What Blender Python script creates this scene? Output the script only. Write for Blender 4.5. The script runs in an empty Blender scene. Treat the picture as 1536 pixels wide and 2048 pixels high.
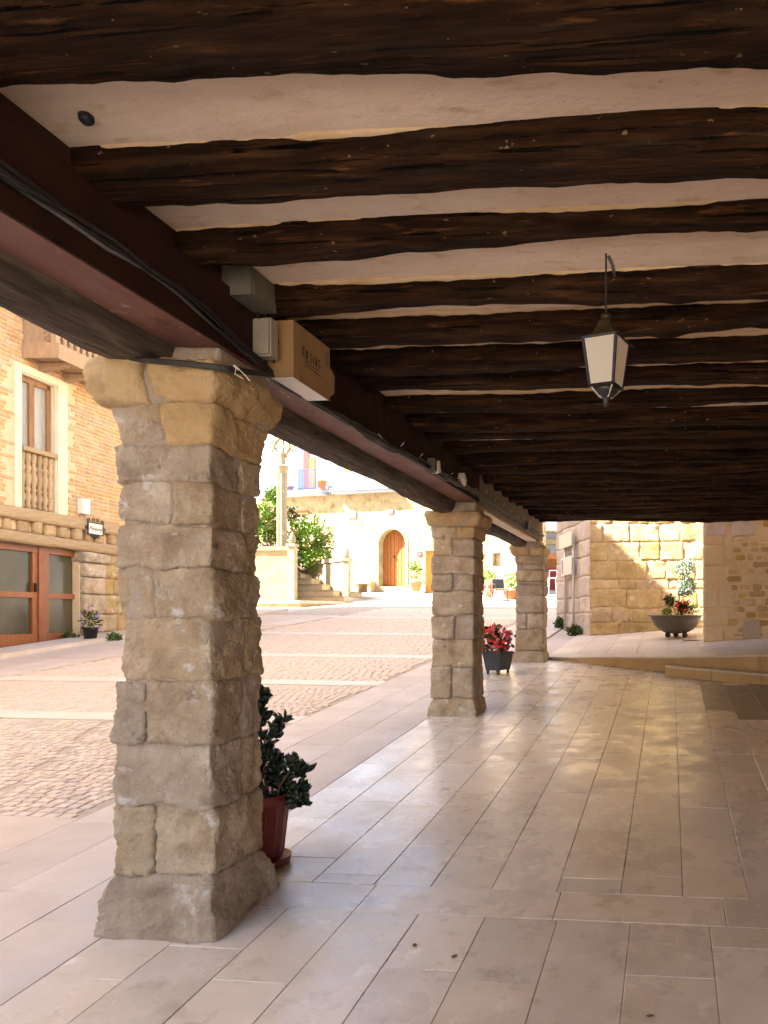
import bpy, math, random
from mathutils import Vector, noise, Quaternion, Matrix
random.seed(7)
SC = bpy.context.scene
COL = SC.collection
# ------------------------------------------------------------------ camera / light
F, CU, CV = 1500.0, 1210.0, 1238.0            # focal length and principal point, photo pixels
PSI = math.atan(130 / 1500.0)                 # the arcade runs along +Y
CS, SN = math.cos(PSI), math.sin(PSI)
E = 1.386                                     # eye above the foot of the near pillar
SL = 0.0853                                   # the street climbs
cam_d = bpy.data.cameras.new('camera'); cam = bpy.data.objects.new('camera', cam_d); COL.objects.link(cam)
cam.location = (0, 0, E); cam.rotation_euler = (math.pi / 2, 0, PSI)
cam_d.sensor_width = 36; cam_d.lens = F / 2048 * 36
cam_d.shift_x = (768 - CU) / 2048; cam_d.shift_y = (CV - 1024) / 2048
cam_d.clip_start = 0.05; cam_d.clip_end = 1000
SC.camera = cam
SUNV = Vector((1.0, 0.32, -0.95)).normalized()
world = bpy.data.worlds.new('World'); SC.world = world; world.use_nodes = True
wn = world.node_tree; bg = wn.nodes['Background']
sky = wn.nodes.new('ShaderNodeTexSky'); sky.sky_type = 'NISHITA'; sky.sun_disc = False
sky.sun_elevation = math.asin(-SUNV.z); sky.sun_rotation = math.atan2(-SUNV.x, -SUNV.y)
sky.air_density = 1.0; sky.dust_density = 2.5; sky.ozone_density = 1.0
wn.links.new(sky.outputs[0], bg.inputs[0]); bg.inputs[1].default_value = 0.06
sun_d = bpy.data.lights.new('sun', 'SUN'); sun_d.energy = 4.8; sun_d.angle = math.radians(0.53); sun_d.color = (1, .93, .82)
sun = bpy.data.objects.new('sun', sun_d); COL.objects.link(sun)
sun.rotation_euler = SUNV.to_track_quat('-Z', 'Y').to_euler(); sun.location = (-20, -10, 25)
SC.view_settings.view_transform = 'Standard'; SC.view_settings.look = 'None'
SC.view_settings.gamma = 1; SC.view_settings.exposure = 3.5
SC.view_settings.use_white_balance = True; SC.view_settings.white_balance_temperature = 6600; SC.view_settings.white_balance_tint = 10
SC.render.engine = 'CYCLES'
cy = SC.cycles
cy.use_denoising = True; cy.max_bounces = 10; cy.diffuse_bounces = 7; cy.glossy_bounces = 4
cy.transmission_bounces = 6; cy.caustics_reflective = False; cy.caustics_refractive = False
cy.sample_clamp_indirect = 12

# ------------------------------------------------------------------ helpers
def ray(u, v):
    dx, dz = (u - CU) / F, (CV - v) / F
    return Vector((dx * CS - SN, dx * SN + CS, dz))
CAM = Vector((0, 0, E))
def W(u, v, D): return CAM + ray(u, v) * D
def dep(x, y): return -x * SN + y * CS
def gz(x, y):
    d = max(-25.0, min(48.0, dep(x, y)))
    return SL * (d - 3.3)
def GP(u, v):
    dz = (CV - v) / F
    D = (E + SL * 3.3) / (SL - dz)
    return W(u, v, D)
def tz(x, y):                                   # the raised terrace
    return E - 1.278 + .07 * dep(x, y) + .085 * x
class Plane:                                    # a facade: pixel -> (s, z) on it
    def __init__(self, p0, t, flip=1):
        self.p = Vector((p0.x, p0.y, 0)); self.t = Vector((t.x, t.y, 0)).normalized()
        self.n = Vector((self.t.y, -self.t.x, 0)) * flip
    def sz(self, u, v, off=0.0):
        r = ray(u, v); q = self.p + self.n * off
        k = (q - CAM).dot(self.n) / r.dot(self.n)
        w = CAM + r * k
        return (w - self.p).dot(self.t), w.z
    def s(self, u, off=0.0): return self.sz(u, CV, off)[0]
    def z(self, u, v, off=0.0): return self.sz(u, v, off)[1]
    def at(self, s, off, z): 
        q = self.p + self.t * s + self.n * off
        return Vector((q.x, q.y, z))

class MB:
    def __init__(self): self.v = []; self.f = []
    def add(self, vs, fs):
        k = len(self.v); self.v += [tuple(p) for p in vs]; self.f += [tuple(i + k for i in q) for q in fs]; return self
    def box(self, x0, x1, y0, y1, z0, z1, T=None):
        vs = [Vector((x, y, z)) for z in (z0, z1) for y in (y0, y1) for x in (x0, x1)]
        if T: vs = [T(p) for p in vs]
        return self.add(vs, [(0, 2, 3, 1), (4, 5, 7, 6), (0, 1, 5, 4), (2, 6, 7, 3), (0, 4, 6, 2), (1, 3, 7, 5)])
    def fbox(self, P, s0, s1, n0, n1, z0, z1):
        k = len(self.f)
        self.box(s0, s1, n0, n1, z0, z1, lambda p: P.at(p.x, p.y, p.z))
        if P.t.cross(P.n).z * (s1 - s0) * (n1 - n0) < 0: self.f[k:] = [tuple(reversed(q)) for q in self.f[k:]]
        return self
    def prism(self, poly, h0, h1, T):           # poly of (a,b); T(a,b,h)->Vector
        n = len(poly)
        vs = [T(a, b, h0) for a, b in poly] + [T(a, b, h1) for a, b in poly]
        fs = [tuple(range(n - 1, -1, -1)), tuple(range(n, 2 * n))] + [(i, (i + 1) % n, n + (i + 1) % n, n + i) for i in range(n)]
        return self.add(vs, fs)
    def tube(self, pts, r, seg=6, r1=None):
        pts = [Vector(p) for p in pts]; n = len(pts); vs = []
        for i, p in enumerate(pts):
            d = (pts[min(i + 1, n - 1)] - pts[max(i - 1, 0)]).normalized()
            a = d.cross(Vector((0, 0, 1)))
            if a.length < 1e-3: a = Vector((1, 0, 0))
            a.normalize(); b = d.cross(a)
            rr = r if r1 is None else r + (r1 - r) * i / (n - 1)
            for k in range(seg):
                t = 2 * math.pi * k / seg
                vs.append(p + (a * math.cos(t) + b * math.sin(t)) * rr)
        fs = [(i * seg + k, i * seg + (k + 1) % seg, (i + 1) * seg + (k + 1) % seg, (i + 1) * seg + k) for i in range(n - 1) for k in range(seg)]
        fs += [tuple(range(seg - 1, -1, -1)), tuple(range((n - 1) * seg, n * seg))]
        return self.add(vs, fs)
    def lathe(self, prof, c, seg=20, ang=0.0, sq=None):
        vs = []; m = len(prof)
        for r, z in prof:
            for k in range(seg):
                t = ang + 2 * math.pi * k / seg
                vs.append((c[0] + r * math.cos(t), c[1] + r * math.sin(t), c[2] + z))
        fs = [(i * seg + k, i * seg + (k + 1) % seg, (i + 1) * seg + (k + 1) % seg, (i + 1) * seg + k) for i in range(m - 1) for k in range(seg)]
        fs += [tuple(range(seg - 1, -1, -1)), tuple(range((m - 1) * seg, m * seg))]
        return self.add(vs, fs)
    def mesh(self, name):
        me = bpy.data.meshes.new(name); me.from_pydata(self.v, [], self.f); me.update(); return me
    def build(self, name, mat, parent=None, smooth=False):
        me = self.mesh(name)
        return link(name, me, mat, parent, smooth)
def link(name, me, mat=None, parent=None, smooth=False):
    if mat and not me.materials: me.materials.append(mat)
    if smooth: me.shade_smooth()
    o = bpy.data.objects.new(name, me); COL.objects.link(o)
    if parent: 
        o.parent = parent
        o.matrix_parent_inverse = Matrix.Translation(-parent.location) if parent.type == 'EMPTY' else Matrix()
    return o
def thing(name, label, cat, loc=(0, 0, 0), group=None):
    o = bpy.data.objects.new(name, None); COL.objects.link(o); o.location = loc; o.empty_display_size = .1
    return tag(o, label, cat, group)
def tag(o, label, cat, group=None):
    o['label'] = label; o['category'] = cat
    if group: o['group'] = group
    return o
def struct(o): o['kind'] = 'structure'; return o

# ------------------------------------------------------------------ materials
def mk(name, stops, scale=4.0, stretch=(1, 1, 1), rough=.8, rvar=.1, bump=.3, bscale=None, bdist=.01, rand=0.0, spots=None,
       spots2=None, detail=7, spec=.3, metal=0.0, hue=0.0, coat=0.0, big=None, rscale=None, cracks=None, flecks=None):
    m = bpy.data.materials.new(name); m.use_nodes = True
    N, L = m.node_tree.nodes, m.node_tree.links
    bs = N['Principled BSDF']; bs.inputs['Specular IOR Level'].default_value = spec; bs.inputs['Metallic'].default_value = metal
    bs.inputs['Coat Weight'].default_value = coat
    g = N.new('ShaderNodeNewGeometry'); mp = N.new('ShaderNodeMapping'); mp.inputs['Scale'].default_value = stretch
    L.new(g.outputs['Position'], mp.inputs['Vector'])
    oi = N.new('ShaderNodeObjectInfo')
    def noi(sc, det=detail, ro=.6, src=mp):
        n = N.new('ShaderNodeTexNoise'); n.inputs['Scale'].default_value = sc; n.inputs['Detail'].default_value = det
        n.inputs['Roughness'].default_value = ro; L.new(src.outputs[0], n.inputs['Vector']); return n
    def rampf(fac, st):
        r = N.new('ShaderNodeValToRGB'); el = r.color_ramp.elements
        while len(el) > 1: el.remove(el[-1])
        for i, (p, c) in enumerate(st):
            e = el[0] if i == 0 else el.new(p)
            e.position = p; e.color = (*c, 1)
        L.new(fac, r.inputs[0]); return r.outputs[0]
    def mix(fac, a, b):
        x = N.new('ShaderNodeMix'); x.data_type = 'RGBA'; L.new(fac, x.inputs[0])
        L.new(a, x.inputs[6])
        if isinstance(b, tuple): x.inputs[7].default_value = (*b, 1)
        else: L.new(b, x.inputs[7])
        return x.outputs[2]
    n1 = noi(scale)
    if len(stops[0]) == 3 and not isinstance(stops[0][1], tuple):
        k = len(stops); stops = [(.3 + .4 * i / max(1, k - 1), c) for i, c in enumerate(stops)]
    col = rampf(n1.outputs['Fac'], stops)
    if big:                                      # large soft patches of another colour
        c, sc, lo, hi = big
        nb = noi(sc, 3); f = rampf(nb.outputs['Fac'], [(lo, (0, 0, 0)), (hi, (1, 1, 1))]); col = mix(f, col, c)
    for sp in (spots, spots2):
        if sp:
            c, sc, lo, hi = sp
            ns = noi(sc, 8, .65); f = rampf(ns.outputs['Fac'], [(lo, (0, 0, 0)), (hi, (1, 1, 1))]); col = mix(f, col, c)
    if flecks:
        c, sc, lo, hi = flecks
        mp2 = N.new('ShaderNodeMapping'); mp2.inputs['Scale'].default_value = (.6, 1, 1); L.new(g.outputs['Position'], mp2.inputs['Vector'])
        ns = noi(sc, 3, .5, mp2); f = rampf(ns.outputs['Fac'], [(lo, (0, 0, 0)), (hi, (1, 1, 1))]); col = mix(f, col, c)
    crk = None
    if cracks:
        stc, sc, lo, hi, c = cracks
        mp3 = N.new('ShaderNodeMapping'); mp3.inputs['Scale'].default_value = stc; L.new(g.outputs['Position'], mp3.inputs['Vector'])
        nc = noi(sc, 4, .55, mp3); crk = rampf(nc.outputs['Fac'], [(lo, (0, 0, 0)), (hi, (1, 1, 1))]); col = mix(crk, col, c)
    if rand or hue:
        h = N.new('ShaderNodeHueSaturation')
        mr = N.new('ShaderNodeMapRange'); mr.inputs[3].default_value = 1 - rand; mr.inputs[4].default_value = 1 + rand
        L.new(oi.outputs['Random'], mr.inputs[0]); L.new(mr.outputs[0], h.inputs['Value'])
        if hue:
            w_ = N.new('ShaderNodeTexWhiteNoise'); w_.noise_dimensions = '1D'; L.new(oi.outputs['Random'], w_.inputs['W'])
            m2 = N.new('ShaderNodeMapRange'); m2.inputs[3].default_value = .5 - hue; m2.inputs[4].default_value = .5 + hue
            L.new(w_.outputs['Value'], m2.inputs[0]); L.new(m2.outputs[0], h.inputs['Hue'])
            m3 = N.new('ShaderNodeMapRange'); m3.inputs[3].default_value = .8; m3.inputs[4].default_value = 1.15
            L.new(w_.outputs['Value'], m3.inputs[0]); L.new(m3.outputs[0], h.inputs['Saturation'])
        L.new(col, h.inputs['Color']); col = h.outputs[0]
    L.new(col, bs.inputs['Base Color'])
    nr = noi(rscale or scale * 1.7, 5)
    mr = N.new('ShaderNodeMapRange'); mr.inputs[1].default_value = .3; mr.inputs[2].default_value = .7
    mr.inputs[3].default_value = max(.02, rough - rvar); mr.inputs[4].default_value = min(1, rough + rvar)
    L.new(nr.outputs['Fac'], mr.inputs[0]); L.new(mr.outputs[0], bs.inputs['Roughness'])
    if bump:
        nb = noi(bscale or scale * 4, 8, .7); b = N.new('ShaderNodeBump')
        b.inputs['Strength'].default_value = bump; b.inputs['Distance'].default_value = bdist
        L.new(nb.outputs['Fac'], b.inputs['Height']); L.new(b.outputs[0], bs.inputs['Normal'])
        if crk:
            b2 = N.new('ShaderNodeBump'); b2.invert = True; b2.inputs['Distance'].default_value = .02; b2.inputs['Strength'].default_value = 1
            L.new(crk, b2.inputs['Height']); L.new(b.outputs[0], b2.inputs['Normal']); L.new(b2.outputs[0], bs.inputs['Normal'])
    return m
M = {}
M['sand'] = mk('sandstone', [(.27, (.27, .20, .13)), (.45, (.43, .335, .23)), (.60, (.52, .43, .315)), (.75, (.62, .54, .43))], 6, rough=.92, bump=1, bscale=42, bdist=.03, rand=.09, hue=.005,
               spots=((.62, .58, .53), 8, .59, .66), spots2=((.19, .14, .095), 13, .60, .74), big=((.44, .335, .21), 1.9, .54, .72))
M['sand_gold'] = mk('golden sandstone', [(.36, .25, .12), (.47, .345, .18), (.52, .41, .26)], 4, rough=.9, bump=1, bscale=36, bdist=.018, rand=.06,
                    spots=((.36, .25, .14), 6, .58, .68))
M['mortar'] = mk('mortar', [(.30, .245, .19), (.41, .345, .275)], 8, rough=.95, bump=1, bscale=50, bdist=.016, spots=((.52, .48, .43), 6, .62, .68))
M['wood'] = mk('dark joist timber', [(.30, (.009, .0046, .0022)), (.5, (.025, .0120, .0056)), (.64, (.055, .026, .011)), (.76, (.12, .052, .018))], 2.6, stretch=(1, 9, 9), rough=.72, bump=1, bscale=7,
               bdist=.03, rand=.15, spec=.08, spots=((.048, .036, .022), 2.2, .56, .76), spots2=((.13, .056, .020), 3.4, .60, .70), cracks=((.7, 34, 34), 1.6, .60, .66, (.002, .0012, .0008)), flecks=((.22, .15, .085), 40, .70, .73))
M['log'] = mk('weathered log', [(.30, (.030, .022, .017)), (.5, (.075, .060, .048)), (.7, (.16, .135, .11))], 3, stretch=(9, 1, 9), rough=.85, bump=1, bscale=8, bdist=.015)
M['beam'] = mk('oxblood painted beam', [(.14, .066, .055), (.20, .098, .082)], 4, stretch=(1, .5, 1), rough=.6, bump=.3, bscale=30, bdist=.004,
               spots=((.30, .24, .20), 22, .64, .68), spots2=((.08, .035, .03), 6, .55, .70))
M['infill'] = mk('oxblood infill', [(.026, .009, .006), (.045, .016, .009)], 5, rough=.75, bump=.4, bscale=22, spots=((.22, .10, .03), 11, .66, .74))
M['grey_plaster'] = mk('grey weathered plaster', [(.16, .13, .10), (.27, .23, .185)], 7, stretch=(1, 2.5, 1), rough=.95, bump=.9, bscale=20, bdist=.02)
M['ceil'] = mk('ceiling plaster', [(.70, .575, .45), (.80, .70, .58)], 3, rough=.9, bump=.5, bscale=16, bdist=.015, spots=((.56, .43, .28), 7, .56, .70), spots2=((.46, .34, .22), 30, .64, .70), stretch=(.8, 1.6, 1), big=((.66, .53, .40), 1.3, .5, .7))
M['ochre_edge'] = mk('stained plaster edge', [(.50, .36, .18), (.64, .50, .34)], 10, rough=.95, bump=.5, bscale=40)
M['slab'] = mk('polished paving slab', [(.53, .455, .385), (.66, .59, .52)], 3.2, rough=.31, rvar=.14, bump=.16, bscale=9, bdist=.006, rand=.11, hue=.006, spec=.5,
               spots=((.44, .365, .295), 6, .57, .69), spots2=((.74, .70, .65), 5, .60, .72), rscale=3.5, big=((.46, .38, .30), .8, .52, .75))
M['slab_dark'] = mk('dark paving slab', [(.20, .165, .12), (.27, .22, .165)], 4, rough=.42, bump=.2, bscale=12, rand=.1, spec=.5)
M['slab_sq'] = mk('pinkish square slab', [(.46, .385, .33), (.57, .485, .425)], 2.5, rough=.62, bump=.25, bscale=14, bdist=.006, rand=.07, hue=.005, spec=.35, spots=((.40, .33, .28), 5, .6, .7))
M['band'] = mk('pale band slab', [(.56, .48, .42), (.64, .56, .50)], 3, rough=.6, bump=.25, bscale=14, rand=.05)
M['cobble'] = mk('cobble', [(.46, .37, .305), (.57, .475, .405)], 7, rough=.75, bump=.4, bscale=30, rand=.12, hue=.01)
M['joint'] = mk('dark joint', [(.33, .275, .225), (.45, .38, .32)], 9, rough=.95, bump=.5)
M['ground'] = mk('street ground', [(.42, .35, .30), (.54, .46, .41)], .7, rough=.75, bump=.3, bscale=9)
M['terrace'] = mk('terrace slab', [(.50, .42, .36), (.60, .52, .45)], 2.2, rough=.5, bump=.2, bscale=12, rand=.07, spec=.4)
M['riser'] = mk('ochre riser stone', [(.36, .245, .12), (.46, .33, .17)], 4, rough=.6, bump=.3, bscale=18, rand=.1)
M['ashlar'] = mk('ochre ashlar', [(.30, .205, .09), (.42, .305, .15), (.50, .385, .22)], 3, rough=.92, bump=1, bscale=14, bdist=.04, rand=.07, hue=.006, spots=((.42, .26, .11), 4, .60, .70), spots2=((.62, .54, .40), 3.4, .58, .68))
M['ashlar_mortar'] = mk('ochre mortar', [(.38, .27, .14), (.50, .38, .23)], 6, rough=.95, bump=.8, bscale=22, bdist=.015)
M['greystone'] = mk('greyish stone', [(.40, .33, .27), (.52, .44, .37)], 3, rough=.95, bump=.9, bscale=12, bdist=.02, rand=.08, spots=((.28, .21, .15), 6, .62, .7))
M['rubble'] = mk('rubble stone', [(.44, .29, .13), (.58, .42, .23)], 6, rough=.92, bump=.8, bscale=26, bdist=.012, rand=.22, hue=.012)
M['rub_mortar'] = mk('buff wall mortar', [(.64, .49, .31), (.72, .58, .40)], 5, rough=.95, bump=.7, bscale=26, bdist=.012)
M['lilac'] = mk('lilac old plaster', [(.50, .42, .40), (.62, .54, .52)], 9, rough=.95, bump=.4, spots=((.36, .34, .48), 12, .62, .68))
M['brick'] = mk('orange brick', [(.45, .275, .15), (.54, .355, .21)], 9, rough=.9, bump=.5, bscale=40, bdist=.006, rand=.12, hue=.006, spots=((.62, .44, .27), 5, .48, .66))
M['brick_mortar'] = mk('brick mortar', [(.60, .44, .27), (.70, .54, .37)], 8, rough=.95, bump=.5, bscale=40)
M['cream'] = mk('cream plaster', [(.66, .60, .45), (.74, .68, .54)], 4, rough=.9, bump=.2)
M['oldwood'] = mk('pale weathered timber', [(.33, .235, .13), (.47, .36, .23)], 3, stretch=(8, 1, 8), rough=.85, bump=.8, bscale=8, bdist=.01, rand=.15, spots=((.24, .17, .10), 3, .6, .7))
M['brownwood'] = mk('brown window timber', [(.20, .105, .05), (.30, .17, .085)], 5, stretch=(6, 6, 1), rough=.6, bump=.3, rand=.1)
M['redwood'] = mk('varnished red timber', [(.19, .058, .018), (.27, .092, .029)], 4, stretch=(5, 5, 1), rough=.4, bump=.15, rand=.12, spec=.5)
M['balwood'] = mk('balcony timber', [(.34, .225, .135), (.45, .32, .21)], 5, stretch=(6, 6, 1), rough=.75, bump=.4, rand=.1)
M['house'] = mk('limewashed rubble', [(.30, (.17, .12, .05)), (.42, (.32, .25, .13)), (.7, (.43, .36, .22))], 3.2, rough=.95, bump=1, bscale=5, bdist=.04, detail=6)
M['house_stone'] = mk('bare stone under slab', [(.50, .40, .22), (.64, .54, .36)], 4, rough=.95, bump=1, bscale=9, bdist=.03)
M['white'] = mk('white plaster', [(.33, .39, .47), (.38, .44, .51)], 2, rough=.9, bump=.15)
M['yellowstone'] = mk('yellow stone', [(.36, .28, .13), (.45, .37, .20)], 3, rough=.95, bump=.8, bscale=9, bdist=.02)
M['stairstone'] = mk('stair limestone', [(.25, .215, .13), (.33, .29, .19)], 3, rough=.9, bump=.4, bscale=16, spots=((.48, .43, .33), 2.5, .58, .7))
M['stepstone'] = mk('step stone', [(.45, .35, .24), (.56, .46, .34)], 5, rough=.9, bump=.5)
M['orange'] = mk('orange door wood', [(.24, .085, .022), (.32, .13, .04)], 4, stretch=(7, 7, 1), rough=.7, bump=.4, bscale=9, rand=.10)
M['yelwood'] = mk('yellow door wood', [(.62, .30, .05), (.70, .38, .09)], 4, stretch=(6, 6, 1), rough=.6, bump=.2)
M['blue'] = mk('blue paint', [(.055, .075, .26), (.08, .10, .31)], 5, rough=.7, bump=.1)
M['bluerail'] = mk('blue iron', [(.015, .05, .14), (.022, .065, .17)], 5, rough=.5, bump=0)
M['maroon'] = mk('maroon shutter', [(.10, .018, .018), (.13, .026, .024)], 5, rough=.6, bump=.1)
M['terra'] = mk('terracotta', [(.46, .14, .055), (.56, .20, .08)], 8, rough=.8, bump=.2)
M['potred'] = mk('dark red plastic pot', [(.115, .016, .012), (.155, .026, .018)], 5, rough=.42, bump=.05, spec=.5)
M['soil'] = mk('soil', [(.02, .014, .009), (.05, .035, .022)], 30, rough=1, bump=1, bscale=60)
M['planter'] = mk('slate planter', [(.035, .042, .05), (.05, .058, .066)], 8, rough=.55, bump=.15, bscale=60)
M['bowl'] = mk('bronze grey bowl', [(.085, .076, .062), (.125, .112, .092)], 5, stretch=(1, 1, 3), rough=.55, bump=.15, metal=.25)
M['iron'] = mk('black iron', [(.010, .010, .011), (.020, .019, .019)], 9, rough=.5, bump=.15, bscale=60, spec=.5)
M['brass'] = mk('dull brass', [(.030, .024, .011), (.07, .054, .024)], 9, rough=.55, bump=.1, metal=.5)
M['cable'] = mk('black cable', [(.012, .011, .011), (.022, .020, .019)], 12, rough=.5, bump=0, spec=.5)
M['cablegrey'] = mk('grey cable', [(.10, .10, .095), (.16, .155, .15)], 12, rough=.5, bump=0)
M['boxgrey'] = mk('beige plastic box', [(.27, .255, .20), (.33, .31, .245)], 6, rough=.55, bump=.05, spots=((.2, .17, .12), 9, .62, .7))
M['boxgreen'] = mk('grey green metal box', [(.10, .10, .08), (.14, .138, .11)], 6, rough=.5, bump=.05)
M['card'] = mk('cardboard', [(.25, .155, .07), (.31, .20, .095)], 3, stretch=(1, 6, 1), rough=.9, bump=.1)
M['ink'] = mk('black marker ink', [(.006, .006, .007), (.01, .01, .01)], 3, rough=.8, bump=0)
M['inkblue'] = mk('dark blue print', [(.02, .03, .12), (.03, .04, .15)], 3, rough=.8, bump=0)
M['paper'] = mk('white enamel', [(.70, .69, .66), (.76, .75, .72)], 5, rough=.6, bump=0)
M['redsign'] = mk('red enamel', [(.55, .012, .015), (.60, .02, .02)], 5, rough=.5, bump=0)
M['string'] = mk('string', [(.5, .45, .36), (.6, .55, .45)], 20, rough=.95, bump=0)
M['steel'] = mk('galvanised pole', [(.42, .42, .40), (.52, .52, .50)], 6, rough=.5, bump=0, metal=.4)
M['sign'] = mk('cream sign print', [(.62, .53, .40), (.72, .64, .50)], 9, rough=.6, bump=0)
M['purple'] = mk('purple print', [(.16, .08, .33), (.24, .12, .42)], 9, rough=.6, bump=0)
M['rust'] = mk('dark round metal', [(.07, .04, .028), (.11, .065, .045)], 8, rough=.6, bump=.2)
M['redgate'] = mk('faded red gate', [(.28, .04, .045), (.34, .06, .06)], 5, stretch=(10, 10, 1), rough=.7, bump=.1)
M['orangepl'] = mk('orange plaster', [(.60, .22, .05), (.68, .29, .09)], 5, rough=.8, bump=.1)
M['curtain'] = mk('curtain', [(.40, .40, .37), (.55, .55, .52)], 14, stretch=(6, 6, .2), rough=.9, bump=.3)
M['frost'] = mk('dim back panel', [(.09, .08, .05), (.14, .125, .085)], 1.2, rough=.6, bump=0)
M['tile'] = mk('roof tile', [(.42, .20, .09), (.55, .32, .17)], 8, rough=.9, bump=.5, rand=.2)
M['weed'] = mk('weed leaf', [(.045, .085, .02), (.085, .14, .035)], 20, rough=.6, bump=0, rand=.2)
M['leaf'] = mk('bush leaf', [(.09, .17, .03), (.18, .28, .06)], 6, rough=.6, bump=0, spec=.15, spots=((.30, .36, .10), 12, .56, .64))
M['leaf_lime'] = mk('clipped bush leaf', [(.09, .17, .02), (.17, .27, .035)], 8, rough=.5, bump=0)
M['leaf_blue'] = mk('blue green leaf', [(.17, .24, .185), (.29, .37, .30)], 9, rough=.6, bump=0)
M['leaf_mix'] = mk('bronze green leaf', [(.045, .065, .018), (.095, .085, .03)], 9, rough=.45, bump=0)
M['jade'] = mk('jade plant leaf', [(.010, .021, .009), (.022, .040, .017)], 9, rough=.32, bump=0, spec=.5, rand=.25)
M['bark'] = mk('bark', [(.10, .065, .04), (.16, .11, .07)], 10, rough=.9, bump=.4)
M['flower'] = mk('red flower', [(.72, .016, .03), (.85, .05, .05)], 12, rough=.55, bump=0, rand=.2, hue=.012)
M['flower_o'] = mk('orange flower', [(.75, .23, .06), (.80, .36, .16)], 12, rough=.6, bump=0)
M['flower_p'] = mk('pink flower', [(.45, .05, .12), (.60, .18, .25)], 12, rough=.6, bump=0)
M['flower_l'] = mk('lilac flower', [(.30, .22, .45), (.40, .30, .55)], 12, rough=.6, bump=0)
def glassmat(name, col, rough, trans=1.0, alpha=1.0):
    m = bpy.data.materials.new(name); m.use_nodes = True; b = m.node_tree.nodes['Principled BSDF']
    b.inputs['Base Color'].default_value = (*col, 1); b.inputs['Roughness'].default_value = rough
    b.inputs['Transmission Weight'].default_value = trans; b.inputs['IOR'].default_value = 1.45
    b.inputs['Alpha'].default_value = alpha; return m
M['glass'] = glassmat('window glass', (.75, .78, .76), .04, 0.0, .22)
M['frosted'] = glassmat('frosted lamp glass', (.93, .90, .78), .5, .5)
M['paneglass'] = mk('olive door glass', [(.05, .044, .026), (.085, .078, .048)], 1.2, rough=.2, rvar=.05, bump=0, spec=.4)

# ------------------------------------------------------------------ rough block generator
_topo = {}
def topo(nx, ny, nz):
    k = (nx, ny, nz)
    if k in _topo: return _topo[k]
    idx = {}; pts = []
    def vi(i, j, l):
        q = (i, j, l)
        if q not in idx: idx[q] = len(pts); pts.append(q)
        return idx[q]
    fs = []
    for i in range(nx):
        for j in range(ny):
            fs.append((vi(i, j, 0), vi(i, j + 1, 0), vi(i + 1, j + 1, 0), vi(i + 1, j, 0)))
            fs.append((vi(i, j, nz), vi(i + 1, j, nz), vi(i + 1, j + 1, nz), vi(i, j + 1, nz)))
    for i in range(nx):
        for l in range(nz):
            fs.append((vi(i, 0, l), vi(i + 1, 0, l), vi(i + 1, 0, l + 1), vi(i, 0, l + 1)))
            fs.append((vi(i, ny, l), vi(i, ny, l + 1), vi(i + 1, ny, l + 1), vi(i + 1, ny, l)))
    for j in range(ny):
        for l in range(nz):
            fs.append((vi(0, j, l), vi(0, j, l + 1), vi(0, j + 1, l + 1), vi(0, j + 1, l)))
            fs.append((vi(nx, j, l), vi(nx, j + 1, l), vi(nx, j + 1, l + 1), vi(nx, j, l + 1)))
    _topo[k] = (pts, fs); return _topo[k]
def rough_block(x0, x1, y0, y1, z0, z1, res=.03, r=.02, amp=.012, fr=7, seed=0, T=None, low=.6, nmax=40):
    nx, ny, nz = [max(2, min(nmax, int(round((b - a) / res)))) for a, b in ((x0, x1), (y0, y1), (z0, z1))]
    pts, fs = topo(nx, ny, nz)
    r = min(r, .45 * min(x1 - x0, y1 - y0, z1 - z0))
    off = Vector((seed * 3.17 % 97, seed * 7.31 % 89, seed * 1.93 % 83)); vs = []
    for i, j, l in pts:
        p = Vector((x0 + (x1 - x0) * i / nx, y0 + (y1 - y0) * j / ny, z0 + (z1 - z0) * l / nz))
        c = Vector((min(max(p.x, x0 + r), x1 - r), min(max(p.y, y0 + r), y1 - r), min(max(p.z, z0 + r), z1 - r)))
        d = p - c
        n = d.normalized() if d.length > 1e-6 else Vector((0, 0, 1))
        q = c + n * r
        if amp:
            w = q * fr + off
            h = low * noise.noise(w * .45) + .55 * noise.noise(w) + .40 * noise.noise(w * 2.3) + .42 * abs(noise.noise(w * 4.9)) + .24 * noise.noise(w * 10)
            q = q + n * (h * amp)
        vs.append(T(q) if T else q)
    b = MB(); b.v = [tuple(v) for v in vs]; b.f = list(fs); return b

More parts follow.
